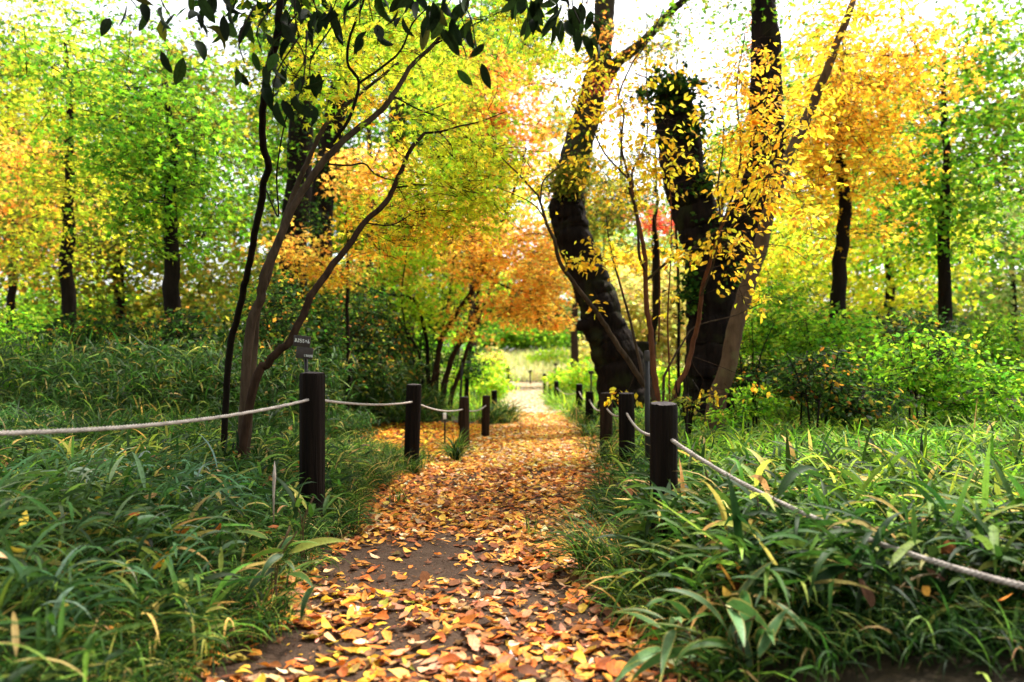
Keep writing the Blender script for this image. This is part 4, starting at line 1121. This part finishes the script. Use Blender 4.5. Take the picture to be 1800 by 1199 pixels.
plant('orange_maple', 'many-stemmed maple with a glowing orange crown over the left of the path', 'tree', G_,
      [dict(pal='orange', size=.095, tilt=.4, clumps=far_c([(900, 450, 10.6, 85, 60, .9, 58, .7, 22), (935, 520, 10.3, 60, 42, .6, 40, .6, 22), (860, 490, 10.6, 50, 40, .6, 18, .6, 20), (930, 410, 10.2, 46, 44, .6, 34, .6, 22), (860, 420, 10.4, 60, 46, .6, 34, .6, 22), (960, 500, 9.6, 50, 50, .5, 34, .6, 22), (890, 540, 9.8, 60, 24, .4, 22, .6, 22), (800, 460, 10.6, 40, 30, .5, 14, .6, 20), (975, 560, 10.2, 26, 22, .3, 12, .5, 20), (840, 410, 10.8, 50, 40, .6, 24, .6, 22), (955, 460, 10.2, 40, 60, .6, 26, .6, 24), (825, 590, 10.6, 30, 10, .3, 8, .5, 18), (900, 560, 10.5, 50, 14, .4, 12, .6, 18)]), twig_r=.005),
       dict(name='yellow_leaves', pal='yg', size=.085, clumps=far_c([(790, 500, 11, 40, 60, .6, 18, .6, 18), (720, 430, 11.4, 60, 50, .7, 26, .6, 20), (920, 340, 10.8, 60, 40, .8, 14, .6, 20), (760, 380, 11.6, 50, 40, .7, 18, .6, 18)]), twig_r=.005),
       dict(name='golden_leaves', pal='orange', size=.09, clumps=far_c([(860, 360, 11.2, 90, 50, 1., 40, .65, 22), (690, 480, 11, 70, 40, .7, 20, .6, 16), (805, 555, 10.8, 40, 24, .4, 12, .5, 16)]), twig_r=.005)], bark='bark_dark')

#@@BACK
# ---- a far orange maple whose top shows against the sky
def stand(name, label, px, Z, top, r0, crowns, bark='bark_grey', group=None, lean=0., base_py=None, cat='tree', topZ=None, extra=()):
    b = base_py or 700
    st = [dict(p=[(px, b, Z), (px + lean * .3, b + (top - b) * .35, Z), (px + lean * .7, b + (top - b) * .7, Z), (px + lean, top, topZ or Z)], r=(r0, r0 * .75, r0 * .5, r0 * .15), name='trunk', sides=12, rough=.06, flare=.3, wob=3, **{'from': .3})]
    for e in extra: st.append(e)
    return plant(name, label, cat, st, crowns, group, bark=bark)


stand('tall_maple', 'tall far maple with a loose orange top against the white sky', 822, 15.5, 60, .055,
      [dict(pal='deep', size=.12, clumps=[(880, 190, 15.5, 90, 70, 1.2, 90, .9, 24), (930, 260, 15, 60, 50, 1., 44, .8, 20), (850, 130, 15.5, 60, 50, 1., 36, .8, 22), (940, 130, 15, 60, 40, 1., 20, .8, 14), (970, 320, 14.6, 40, 26, .6, 16, .7, 16)], twig_r=.007),
       dict(name='yellow_leaves', pal='yg', size=.12, clumps=[(820, 200, 15.8, 50, 70, 1., 40, .9, 20), (870, 290, 15.6, 60, 40, 1, 30, .8, 20)], twig_r=.007)], bark='bark_dark', group='maples behind the path fence', lean=60.)
stand('small_maple', 'low maple with orange leaves behind the bowed left trunks', 612, 10.2, 270, .036,
      [dict(pal='orange', size=.085, clumps=[(640, 300, 10.2, 70, 50, .8, 44, .65, 22), (535, 440, 9.6, 50, 40, .5, 24, .55, 18), (590, 470, 9.8, 50, 30, .5, 14, .5, 16), (700, 310, 10.6, 50, 40, .6, 18, .6, 16), (490, 430, 9.4, 40, 30, .4, 10, .5, 16)], twig_r=.005),
       dict(name='yellow_leaves', pal='yellow', size=.085, clumps=[(700, 300, 10.4, 60, 50, .7, 26, .6, 20), (620, 380, 10.2, 60, 40, .6, 22, .6, 18), (560, 480, 9.8, 60, 30, .5, 14, .5, 16)], twig_r=.005)], bark='bark_dark', group='maples behind the path fence')
stand('olive_maple', 'olive green maple with layered sprays behind the leaning tree and the spicebush', 1150, 14, 250, .10,
      [dict(pal='olive', size=.09, clumps=[(1020, 310, 12.2, 70, 30, .7, 50, .7, 26), (1110, 340, 13.5, 60, 40, .8, 40, .7, 24), (1060, 380, 13, 60, 30, .7, 22, .7, 20), (1130, 290, 13.8, 40, 50, .7, 22, .7, 20)], twig_r=.006),
       dict(name='orange_leaves', pal='gold', size=.09, clumps=[(1000, 290, 12, 60, 20, .6, 24, .7, 18), (1060, 345, 12.6, 60, 20, .6, 14, .7, 16)], twig_r=.006)], bark='bark_dark', group='maples behind the path fence')
stand('red_maple', 'small scarlet maple glowing between the leaning tree and the ivy tree', 1150, 20, 370, .07,
      [dict(pal='red', size=.12, clumps=[(1150, 380, 20, 42, 24, .6, 34, .7, 17), (1178, 395, 20, 26, 16, .4, 14, .6, 14)], twig_r=.006)], bark='bark_dark', group='maples behind the path fence')
stand('red_leaved_maple', 'maple with a scarlet spray beside the upper mossy trunk', 1190, 11.6, 60, .035,
      [dict(pal='red', size=.075, clumps=[(1056, 150, 10.8, 26, 18, .3, 14, .4, 8), (1080, 200, 10.9, 26, 20, .3, 8, .4, 7), (1305, 60, 12, 40, 40, .6, 14, .5, 8)], twig_r=.005),
       dict(name='orange_leaves', pal='deep', size=.075, clumps=[(1060, 60, 10.6, 40, 60, .4, 14, .5, 10), (1110, 120, 11, 50, 50, .5, 14, .5, 9), (1200, 110, 11.6, 110, 60, .9, 40, .55, 10), (1270, 150, 11.6, 70, 50, .8, 34, .55, 10), (1310, 60, 11.6, 50, 60, .8, 20, .55, 10), (1110, 180, 11.6, 40, 50, .6, 12, .5, 9)], twig_r=.005)], bark='bark_dark', group='maples behind the path fence')

# ---- tall dark trunks at left and the green canopy above
plant('tall_tree', 'dark rough trunk with ivy leaves standing straight at upper left', 'tree',
      [dict(p=[(512, 690, 12), (514, 540, 12), (518, 420, 12), (524, 300, 12), (527, 200, 12), (535, 60, 12), (540, -120, 12)], r=(.26, .22, .21, .20, .19, .17, .12), name='trunk', sides=16, rough=.08, flare=.3, wob=2)],
      [dict(pal='green', size=.11, clumps=[(540, 60, 12, 110, 90, 1.6, 80, .9, 20), (480, 150, 12, 60, 80, 1.2, 40, .9, 20), (470, 300, 11.5, 40, 70, .8, 26, .8, 18), (620, -20, 12, 140, 60, 1.6, 50, .9, 18)], twig_r=.008),
       dict(name='ivy', pal='dark', size=.07, clumps=[(530, 230, 11.8, 26, 60, .2, 20, .3, 10), (545, 380, 11.8, 20, 60, .2, 24, .3, 12)], twigs=False)], bark='bark_dark', group='tall trees on the left')
plant('tall_tree', 'second dark trunk leaning right behind the straight ivy trunk', 'tree',
      [dict(p=[(545, 690, 14), (555, 520, 14), (566, 400, 14), (572, 300, 14), (590, 200, 14), (602, 120, 14), (600, 0, 14), (610, -150, 14)], r=(.26, .22, .21, .20, .19, .15, .1), name='trunk', sides=16, rough=.08, flare=.3, wob=2),
       dict(p=[(572, 330, 14), (560, 370, 13.8), (580, 390, 13.6)], r=(.09, .05), name='branch', ground=False, sides=8)],
      [dict(pal='bright', size=.12, clumps=[(690, 60, 14.5, 100, 80, 1.8, 80, 1., 20), (610, 130, 14.5, 60, 60, 1.2, 26, .9, 16), (760, 120, 15.5, 80, 60, 1.5, 46, 1., 20)], twig_r=.008),
       dict(name='ivy', pal='dark', size=.08, clumps=[(580, 330, 13.8, 30, 70, .3, 30, .35, 12), (600, 150, 13.8, 30, 40, .3, 20, .35, 10)], twigs=False)], bark='bark_dark', group='tall trees on the left')
plant('vine_tree', 'hazy tall tree draped in hanging green vines at upper centre left', 'tree',
      [dict(p=[(712, 690, 19), (708, 500, 19), (700, 330, 19), (696, 180, 19), (690, 40, 19), (690, -160, 19)], r=(.30, .26, .24, .22, .2, .12), name='trunk', sides=14, rough=.08, flare=.3, wob=2)],
      [dict(pal='green', size=.13, clumps=[(740, 160, 19, 60, 110, 1.3, 120, .9, 22), (680, 30, 19, 60, 60, 1.3, 50, .9, 20), (800, 120, 19.5, 80, 90, 1.5, 90, 1., 20), (700, 260, 19, 40, 50, .8, 24, .8, 12), (860, 60, 19.5, 90, 70, 1.6, 70, 1., 18)], twig_r=.010),
       dict(name='hanging_vines', pal='dark', size=.10, clumps=[(690, 60, 18.7, 34, 100, .5, 40, .5, 16), (735, 220, 18.7, 40, 90, .5, 34, .5, 12)], twigs=False, droop=.9)], bark='bark_grey', group='tall trees on the left')

# ---- shrubs
def shrub(name, label, px, base_py, Z, clumps, pal, size, group, nst=4, h=.9, shape='flake', bark='bark_dark', twig_r=.005, more=(), mat='leaf', spread=60):
    st = []
    top = base_py - h * F / Z
    for q in range(nst):
        t = (q - (nst - 1) / 2) / max(1, nst - 1)
        st.append(dict(p=[(px + t * spread * .7, base_py, Z + rng.normal(0, .15)), (px + t * spread * .95 + rng.normal(0, 6), base_py + (top - base_py) * .5, Z + rng.normal(0, .15)), (px + t * spread * 1.5 + rng.normal(0, 8), top + abs(t) * 20, Z + rng.normal(0, .3))], r=(.011, .008, .004), sides=6))
    cr = [dict(name='foliage', pal=pal, size=size, shape=shape, clumps=clumps, twig_r=twig_r, mat=mat)] + list(more)
    return plant(name, label, 'shrub', st, cr, group, bark=bark)


SG = 'shrubs behind the left posts'
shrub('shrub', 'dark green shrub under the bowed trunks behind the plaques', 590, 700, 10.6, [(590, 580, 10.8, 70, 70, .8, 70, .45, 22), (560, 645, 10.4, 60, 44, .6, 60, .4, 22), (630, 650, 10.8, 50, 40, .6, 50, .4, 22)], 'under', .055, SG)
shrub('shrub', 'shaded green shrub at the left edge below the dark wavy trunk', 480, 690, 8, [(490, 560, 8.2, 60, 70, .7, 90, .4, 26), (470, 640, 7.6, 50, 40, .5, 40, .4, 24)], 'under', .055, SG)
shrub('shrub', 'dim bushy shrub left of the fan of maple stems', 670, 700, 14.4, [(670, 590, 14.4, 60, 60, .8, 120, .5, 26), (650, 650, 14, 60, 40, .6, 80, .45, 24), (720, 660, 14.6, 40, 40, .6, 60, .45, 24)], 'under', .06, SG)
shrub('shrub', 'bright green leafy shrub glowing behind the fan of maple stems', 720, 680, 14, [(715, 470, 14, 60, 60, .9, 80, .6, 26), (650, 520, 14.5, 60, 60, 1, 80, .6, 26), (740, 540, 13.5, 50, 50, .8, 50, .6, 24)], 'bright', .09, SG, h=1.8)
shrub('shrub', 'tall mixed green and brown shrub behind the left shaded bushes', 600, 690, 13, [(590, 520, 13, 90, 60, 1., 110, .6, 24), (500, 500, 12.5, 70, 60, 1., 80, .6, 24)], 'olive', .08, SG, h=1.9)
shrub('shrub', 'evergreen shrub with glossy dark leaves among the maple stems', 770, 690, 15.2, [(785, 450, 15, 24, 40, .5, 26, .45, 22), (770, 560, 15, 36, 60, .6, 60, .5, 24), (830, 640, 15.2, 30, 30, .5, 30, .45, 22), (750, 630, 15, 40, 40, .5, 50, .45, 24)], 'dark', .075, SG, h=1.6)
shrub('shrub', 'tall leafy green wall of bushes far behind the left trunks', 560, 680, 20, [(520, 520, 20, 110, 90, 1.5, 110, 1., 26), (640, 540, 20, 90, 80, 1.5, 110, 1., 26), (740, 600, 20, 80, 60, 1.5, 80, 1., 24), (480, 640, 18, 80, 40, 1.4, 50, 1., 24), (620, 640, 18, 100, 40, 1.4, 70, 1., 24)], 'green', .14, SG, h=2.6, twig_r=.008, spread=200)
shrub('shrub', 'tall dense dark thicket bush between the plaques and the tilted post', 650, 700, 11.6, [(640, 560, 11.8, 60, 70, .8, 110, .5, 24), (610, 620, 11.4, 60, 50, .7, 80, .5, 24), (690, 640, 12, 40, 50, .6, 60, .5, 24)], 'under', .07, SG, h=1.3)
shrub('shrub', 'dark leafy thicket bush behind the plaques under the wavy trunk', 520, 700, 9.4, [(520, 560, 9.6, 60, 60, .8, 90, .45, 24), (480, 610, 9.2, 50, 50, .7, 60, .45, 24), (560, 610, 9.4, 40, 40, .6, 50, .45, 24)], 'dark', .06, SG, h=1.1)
CG = 'bushes around the clearing'
shrub('shrub', 'lime green bush on the left where the path meets the meadow', 858, 700, 19, [(850, 650, 19, 46, 26, .8, 60, .6, 22), (870, 678, 18, 36, 16, .6, 34, .5, 20), (830, 660, 19.5, 40, 30, .8, 40, .6, 22)], 'bright', .11, CG, h=.7)
shrub('shrub', 'lime green leafy bush on the right behind the far posts', 1010, 700, 20, [(1005, 664, 20, 36, 18, .9, 44, .6, 20), (1030, 652, 19, 20, 22, .6, 24, .6, 18), (985, 658, 20.5, 24, 10, .6, 16, .5, 16)], 'bright', .12, CG, h=.8)
shrub('shrub', 'wide green bush at the back of the meadow under the orange maple', 905, 610, 62, [(890, 585, 62, 60, 24, 2, 120, 1.6, 24), (960, 595, 63, 50, 20, 2, 70, 1.6, 24), (850, 600, 60, 40, 18, 2, 50, 1.5, 22)], 'green', .30, CG, h=1.4, twig_r=.02)
shrub('shrub', 'dark shaded thicket at the back of the meadow', 930, 612, 68, [(920, 590, 68, 110, 24, 2, 160, 1.8, 24), (1020, 590, 68, 60, 24, 2, 80, 1.8, 22)], 'dark', .32, CG, h=1.6, twig_r=.02)
shrub('shrub', 'straw coloured tangle of twigs and leaves right of the leaning tree', 1130, 665, 24, [(1120, 560, 22, 70, 70, 2, 130, 1.2, 20), (1180, 590, 22, 50, 50, 1.6, 80, 1.1, 20), (1090, 620, 22, 40, 30, 1.4, 40, 1., 18), (1180, 500, 22.5, 50, 50, 1.6, 70, 1.1, 18), (1090, 520, 22.5, 50, 50, 1.6, 70, 1.1, 18), (1140, 640, 21, 60, 24, 1.2, 50, .9, 18)], 'pale', .17, CG, h=2.6, twig_r=.012, bark='bark_pale')
shrub('shrub', 'yellow-green loose bush between the spicebush stems', 1170, 690, 16, [(1180, 660, 16, 50, 24, 1, 40, .6, 18), (1150, 670, 16.5, 50, 20, 1, 30, .6, 16)], 'bright', .11, CG, h=1.1)
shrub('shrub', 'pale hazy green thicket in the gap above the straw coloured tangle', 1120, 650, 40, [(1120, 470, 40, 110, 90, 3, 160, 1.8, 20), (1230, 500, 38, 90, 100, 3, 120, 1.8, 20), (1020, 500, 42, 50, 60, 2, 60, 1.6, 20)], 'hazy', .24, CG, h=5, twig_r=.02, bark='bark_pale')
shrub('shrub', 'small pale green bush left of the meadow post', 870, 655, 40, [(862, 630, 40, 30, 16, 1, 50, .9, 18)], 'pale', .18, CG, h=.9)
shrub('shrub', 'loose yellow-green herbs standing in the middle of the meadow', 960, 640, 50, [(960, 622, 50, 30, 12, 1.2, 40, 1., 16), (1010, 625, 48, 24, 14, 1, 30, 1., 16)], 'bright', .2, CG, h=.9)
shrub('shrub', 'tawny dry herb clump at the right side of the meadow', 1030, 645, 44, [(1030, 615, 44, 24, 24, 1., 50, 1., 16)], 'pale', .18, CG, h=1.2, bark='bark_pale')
RG = 'shrubs on the right bank'
shrub('shrub', 'knee high yellow-green sapling bush in front of the pale slim trunk on the right', 1320, 735, 6.6, [(1325, 700, 6.6, 46, 30, .35, 30, .3, 18), (1290, 725, 6.4, 30, 14, .25, 12, .25, 16)], 'green', .05, RG, h=.35, shape='simple', spread=30)
shrub('shrub', 'waist high leafy bush on the right bank beyond the rope', 1430, 740, 6.4, [(1430, 660, 6.4, 70, 60, .5, 80, .35, 20), (1500, 700, 6.2, 60, 40, .4, 50, .35, 20)], 'under', .055, RG, h=.6, shape='simple')
shrub('shrub', 'tall mixed green bush on the far right bank', 1620, 740, 6.8, [(1620, 640, 6.8, 90, 80, .6, 100, .4, 20), (1740, 680, 6.6, 90, 60, .5, 70, .4, 20)], 'green', .06, RG, h=.8, shape='simple')
shrub('shrub', 'small yellow leaved sapling between the spicebush foot and the ivy trunk', 1210, 725, 6.0, [(1205, 705, 6.0, 34, 20, .3, 12, .25, 12)], 'olive', .05, RG, h=.3, shape='simple', spread=20)
shrub('shrub', 'green shrub behind the pale slim trunk', 1335, 700, 9.6, [(1335, 600, 9.6, 50, 60, .7, 80, .45, 24), (1380, 560, 9.8, 60, 80, .8, 80, .5, 24), (1330, 670, 9.2, 50, 20, .5, 30, .4, 22)], 'green', .065, RG)
shrub('shrub', 'tall yellow-green shrub behind the ivy tree on the right', 1330, 690, 13, [(1330, 480, 13, 60, 70, .9, 80, .6, 22), (1400, 420, 13, 70, 90, 1., 80, .6, 22), (1290, 600, 13, 30, 60, .8, 30, .6, 20)], 'yg', .085, RG, h=2.)
shrub('shrub', 'dark low shrub between the ivy tree and the right edge', 1310, 705, 8.3, [(1325, 660, 8.3, 46, 24, .4, 36, .35, 22), (1390, 660, 8.3, 60, 40, .5, 50, .4, 22)], 'under', .055, RG)

# ---- forest behind: each tree its own thing
BG = 'woodland trees beyond the clearing'
bt = [  # px, Z, top, palette, label, clumps
    (640, 34, 'green', 'far green tree behind the left thicket', [(640, 420, 34, 100, 110, 3, 130, 1.8, 24), (600, 300, 34, 90, 90, 3, 70, 1.8, 20)]),
    (800, 46, 'bright', 'bright yellow-green tree far behind the orange maple', [(800, 300, 46, 100, 130, 4, 150, 2.2, 22), (820, 480, 45, 70, 90, 3, 100, 2., 24), (880, 80, 46, 100, 80, 4, 80, 2.2, 18)]),
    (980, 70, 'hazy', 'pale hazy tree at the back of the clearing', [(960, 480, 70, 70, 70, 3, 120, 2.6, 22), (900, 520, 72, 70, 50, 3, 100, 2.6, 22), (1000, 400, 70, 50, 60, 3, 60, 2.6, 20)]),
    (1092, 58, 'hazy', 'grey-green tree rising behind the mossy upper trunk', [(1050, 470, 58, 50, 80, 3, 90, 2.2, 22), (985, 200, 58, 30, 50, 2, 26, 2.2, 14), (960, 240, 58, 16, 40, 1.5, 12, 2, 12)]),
    (1160, 52, 'green', 'mid green tree filling the gap left of the ivy tree', [(1170, 420, 52, 60, 80, 3, 90, 2.2, 22), (1070, 420, 54, 50, 60, 3, 60, 2.2, 20)]),
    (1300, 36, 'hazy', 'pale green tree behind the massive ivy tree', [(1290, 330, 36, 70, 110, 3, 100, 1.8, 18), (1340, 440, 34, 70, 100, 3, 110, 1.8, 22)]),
    (480, 30, 'green', 'leafy green tree at the far left behind the tall trunks', [(470, 430, 30, 100, 130, 2.5, 150, 1.6, 24), (440, 240, 30, 110, 110, 2.5, 100, 1.6, 20)]),
    (720, 62, 'olive', 'olive tree deep in the woods on the left', [(720, 520, 62, 120, 100, 4, 200, 2.6, 24), (560, 540, 60, 120, 90, 4, 180, 2.6, 24)]),
    (860, 66, 'dark', 'dark evergreen tree shading the back of the clearing', [(850, 540, 66, 70, 50, 3, 120, 2.2, 24), (940, 560, 70, 80, 36, 3, 120, 2.2, 24)]),
    (1240, 60, 'olive', 'olive tree far behind on the right', [(1240, 540, 60, 110, 80, 3, 160, 2.4, 22), (1340, 560, 58, 90, 80, 3, 130, 2.4, 22)]),
    (1000, 78, 'dark', 'dark evergreen wood edge closing the far side of the meadow', [(880, 560, 78, 130, 44, 3, 220, 2.8, 24), (1100, 560, 78, 130, 44, 3, 200, 2.8, 24), (1280, 560, 76, 120, 50, 3, 160, 2.8, 24)]),
    (560, 24, 'green', 'mid green tree filling the upper left behind the tall trunks', [(520, 230, 24, 90, 100, 2, 130, 1.3, 24), (620, 200, 24, 80, 100, 2, 110, 1.3, 24), (560, 40, 24, 120, 70, 2, 90, 1.3, 24), (600, 380, 24, 100, 60, 2, 90, 1.3, 24)]),
    (650, 22, 'dark', 'dark green leafy tree at the top behind the second dark trunk', [(650, 40, 22, 70, 60, 1.6, 90, 1.2, 22), (730, 200, 22, 40, 90, 1.4, 46, 1.1, 20), (480, 60, 22, 60, 70, 1.6, 50, 1.2, 20)]),
    (830, 28, 'green', 'leafy green tree behind the tall far maple top', [(800, 200, 28, 100, 110, 2.5, 170, 1.5, 24), (860, 60, 28, 100, 80, 2.5, 120, 1.5, 24), (740, 60, 28, 90, 90, 2.5, 110, 1.5, 24), (870, 330, 28, 70, 60, 2, 70, 1.4, 24)]),
    (690, 32, 'gold', 'golden tree glowing behind the fan of maple stems', [(700, 400, 32, 110, 70, 2.5, 150, 1.6, 24), (820, 420, 32, 90, 70, 2.5, 120, 1.6, 24), (590, 330, 32, 70, 40, 2, 50, 1.6, 22)]),
    (350, 48, 'olive', 'olive wood edge filling the far left below the crowns', [(330, 560, 48, 200, 70, 3, 240, 2.2, 24), (60, 570, 48, 200, 70, 3, 220, 2.2, 24)]),
    (1500, 48, 'olive', 'olive wood edge filling the far right below the crowns', [(1470, 560, 48, 180, 70, 3, 220, 2.2, 24), (1730, 570, 48, 160, 70, 3, 200, 2.2, 24)]),
    (1010, 34, 'olive', 'olive tree behind the collar of the leaning tree', [(1010, 400, 34, 60, 70, 2, 80, 1.6, 22), (1080, 350, 34, 60, 50, 2, 50, 1.6, 20)]),
    (1270, 26, 'yellow', 'golden leaved tree behind the forked ivy trunk', [(1300, 300, 26, 70, 80, 2, 80, 1.3, 20), (1110, 470, 26, 60, 50, 1.5, 50, 1.2, 20), (1290, 480, 26, 60, 80, 2, 60, 1.3, 20)]),
]
for px, Z, pal, label, cl in bt:
    tp = min(c[1] for c in cl)
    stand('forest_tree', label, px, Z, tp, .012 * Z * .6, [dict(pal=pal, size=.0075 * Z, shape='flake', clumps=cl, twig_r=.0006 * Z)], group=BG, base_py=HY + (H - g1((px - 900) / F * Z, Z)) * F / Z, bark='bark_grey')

# ---- the wood on both sides, outside the photograph's narrow frame
SGp = 'trees and bushes to either side'
sides = [
    (300, 9, 'green', 'leafy green tree on the far left side', [(300, 300, 9, 110, 130, 1.2, 100, .8, 22), (220, 150, 9, 140, 130, 1.4, 80, .8, 20)]),
    (120, 12, 'yg', 'yellow-green tree at the left border of the wood', [(120, 300, 12, 130, 180, 1.8, 130, 1., 22), (60, 80, 12, 130, 120, 1.6, 80, 1., 20)]),
    (210, 17, 'olive', 'olive tree further back on the left side', [(240, 420, 17, 180, 130, 2.5, 170, 1.2, 22), (340, 180, 17, 120, 120, 2, 90, 1.2, 20)]),
    (20, 22, 'orange', 'orange tree deep on the left side', [(20, 350, 22, 130, 130, 2.5, 110, 1.4, 22)]),
    (1480, 10, 'gold', 'golden tree on the right side beyond the slim trunk', [(1480, 260, 10, 90, 160, 1.2, 110, .8, 22), (1560, 100, 10, 120, 120, 1.3, 70, .8, 20)]),
    (1660, 13, 'green', 'green tree at the right border of the wood', [(1660, 320, 13, 130, 170, 1.8, 130, 1., 22), (1740, 100, 13, 120, 110, 1.6, 70, 1., 20)]),
    (1560, 20, 'yg', 'yellow-green tree further back on the right side', [(1540, 420, 20, 160, 120, 2.5, 150, 1.3, 22), (1480, 200, 20, 110, 120, 2, 70, 1.3, 18)]),
    (1780, 26, 'hazy', 'pale tree deep on the right side', [(1760, 440, 26, 140, 150, 2.5, 120, 1.5, 22)]),
]
for px, Z, pal, label, cl in sides:
    cl = [(*c[:3], c[3] * 1.25, c[4] * 1.2, c[5], int(c[6] * 2.2), *c[7:]) for c in cl]
    tp = min(c[1] for c in cl)
    stand('side_tree', label, px, Z, tp, .11 + .004 * Z, [dict(pal=pal, size=.0085 * Z if Z > 12 else .095, shape='flake' if Z > 12 else 'maple', clumps=cl, twig_r=.006)], group=SGp, bark='bark_dark')
for px, Z, pal, label in [(330, 8.5, 'under', 'dark bush beyond the left end of the rope'), (180, 9.5, 'under', 'shaded bush in the left undergrowth'), (40, 10, 'green', 'green bush at the left border'), (1450, 8.5, 'green', 'green bush beyond the rope on the right'), (1590, 9.5, 'under', 'dark bush in the right undergrowth'), (1740, 10.5, 'green', 'green bush at the right border')]:
    shrub('side_shrub', label, px, 700, Z, [(px, 600, Z, 90, 60, .9, 120, .45, 24), (px + 30, 660, Z - .5, 90, 30, .7, 70, .4, 22)], pal, .065, SGp)
for px, Z, pal, label in [(380, 24, 'olive', 'wide olive thicket at the back on the left'), (120, 26, 'green', 'wide green thicket at the back on the left'), (1500, 26, 'olive', 'wide olive thicket at the back on the right'), (1700, 28, 'green', 'wide green thicket at the back on the right'), (-40, 30, 'olive', 'olive woodland tree at the outer left'), (260, 34, 'green', 'tall green woodland tree closing the left background'), (90, 38, 'bright', 'yellow-green woodland tree closing the left background'), (1420, 34, 'green', 'tall green woodland tree closing the right background'), (1600, 38, 'hazy', 'pale woodland tree closing the right background'), (1780, 34, 'olive', 'olive woodland tree at the outer right')]:
    shrub('side_shrub', label, px, 680, Z, [(px, 560, Z, 150, 100, 2.2, 200, 1.2, 24)] if Z < 29 else [(px, 300, Z, 150, 260, 2.5, 420, 1.8, 24)], pal, .17 if Z < 29 else .28, SGp, h=2.4 if Z < 29 else 9, twig_r=.01, spread=200)


# unseen leaf cloud added behind the viewpoint to cut sky light from there
n = 16000
ang = rng.uniform(math.radians(195), math.radians(345), n); rr = rng.uniform(7, 16, n)
pos = np.stack([np.cos(ang) * rr * 1.2, np.sin(ang) * rr, 1.0 + 12 * rng.random(n) ** .8], 1)
cell = np.sin(pos[:, 0] * 1.1 + pos[:, 2] * .7) + np.sin(pos[:, 1] * 1.3 - pos[:, 2] * .9)
pos = pos[cell > -1.0]; n = len(pos)
o = leaf_obj('woodland', pos, rvec(n), rvec(n) + [0, 0, .5], .42 * rng.uniform(.6, 1.2, n), jitter(PAL['green'] + PAL['olive'], n), 'maple', M['leaf'])
tag(o, 'unseen green foliage added behind the viewpoint to block sky light', 'woodland', kind='stuff')


#@@LIGHT
# ------------------------------------------------------------------ camera, sky, sun
cam = bpy.data.cameras.new('camera'); co = bpy.data.objects.new('camera', cam); COL.objects.link(co)
co.location = (0, 0, H); co.rotation_euler = (math.pi / 2, 0, 0)
cam.sensor_width = 36; cam.lens = 36 * F / 1800; cam.shift_y = (HY - 599.5) / 1800
cam.clip_start = .05; cam.clip_end = 600
cam.dof.use_dof = True; cam.dof.focus_distance = 4.3; cam.dof.aperture_fstop = 1.8
SC.camera = co

SUN_EL, SUN_AZ = math.radians(58), math.radians(38)     # ahead of the camera, a little to the right
w = bpy.data.worlds.new('World'); SC.world = w; w.use_nodes = True
nt = w.node_tree; nt.nodes.clear()
out = nt.nodes.new('ShaderNodeOutputWorld'); bg = nt.nodes.new('ShaderNodeBackground')
sky = nt.nodes.new('ShaderNodeTexSky'); sky.sky_type = 'NISHITA'; sky.sun_disc = False
sky.sun_elevation = SUN_EL; sky.sun_rotation = SUN_AZ; sky.air_density = 1.0; sky.dust_density = 4.0; sky.ozone_density = 1.0
hs = nt.nodes.new('ShaderNodeHueSaturation'); hs.inputs['Saturation'].default_value = .25
nt.links.new(sky.outputs[0], hs.inputs['Color']); nt.links.new(hs.outputs[0], bg.inputs['Color']); nt.links.new(bg.outputs[0], out.inputs[0])
bg.inputs['Strength'].default_value = .15
sl = bpy.data.lights.new('sun', 'SUN'); so = bpy.data.objects.new('sun', sl); COL.objects.link(so)
sl.energy = 2.6; sl.angle = math.radians(6); sl.color = (1, .94, .84)
d = Vector((math.sin(SUN_AZ) * math.cos(SUN_EL), math.cos(SUN_AZ) * math.cos(SUN_EL), math.sin(SUN_EL)))
so.rotation_euler = (-d).to_track_quat('-Z', 'Y').to_euler()
SC.view_settings.view_transform = 'Standard'; SC.view_settings.look = 'None'
SC.view_settings.exposure = 1.7; SC.view_settings.gamma = 1.0
cy = SC.cycles
cy.max_bounces = 7; cy.diffuse_bounces = 4; cy.glossy_bounces = 2; cy.transmission_bounces = 5; cy.transparent_max_bounces = 8
cy.use_denoising = True
cy.sample_clamp_indirect = 8
bpy.context.view_layer.update()
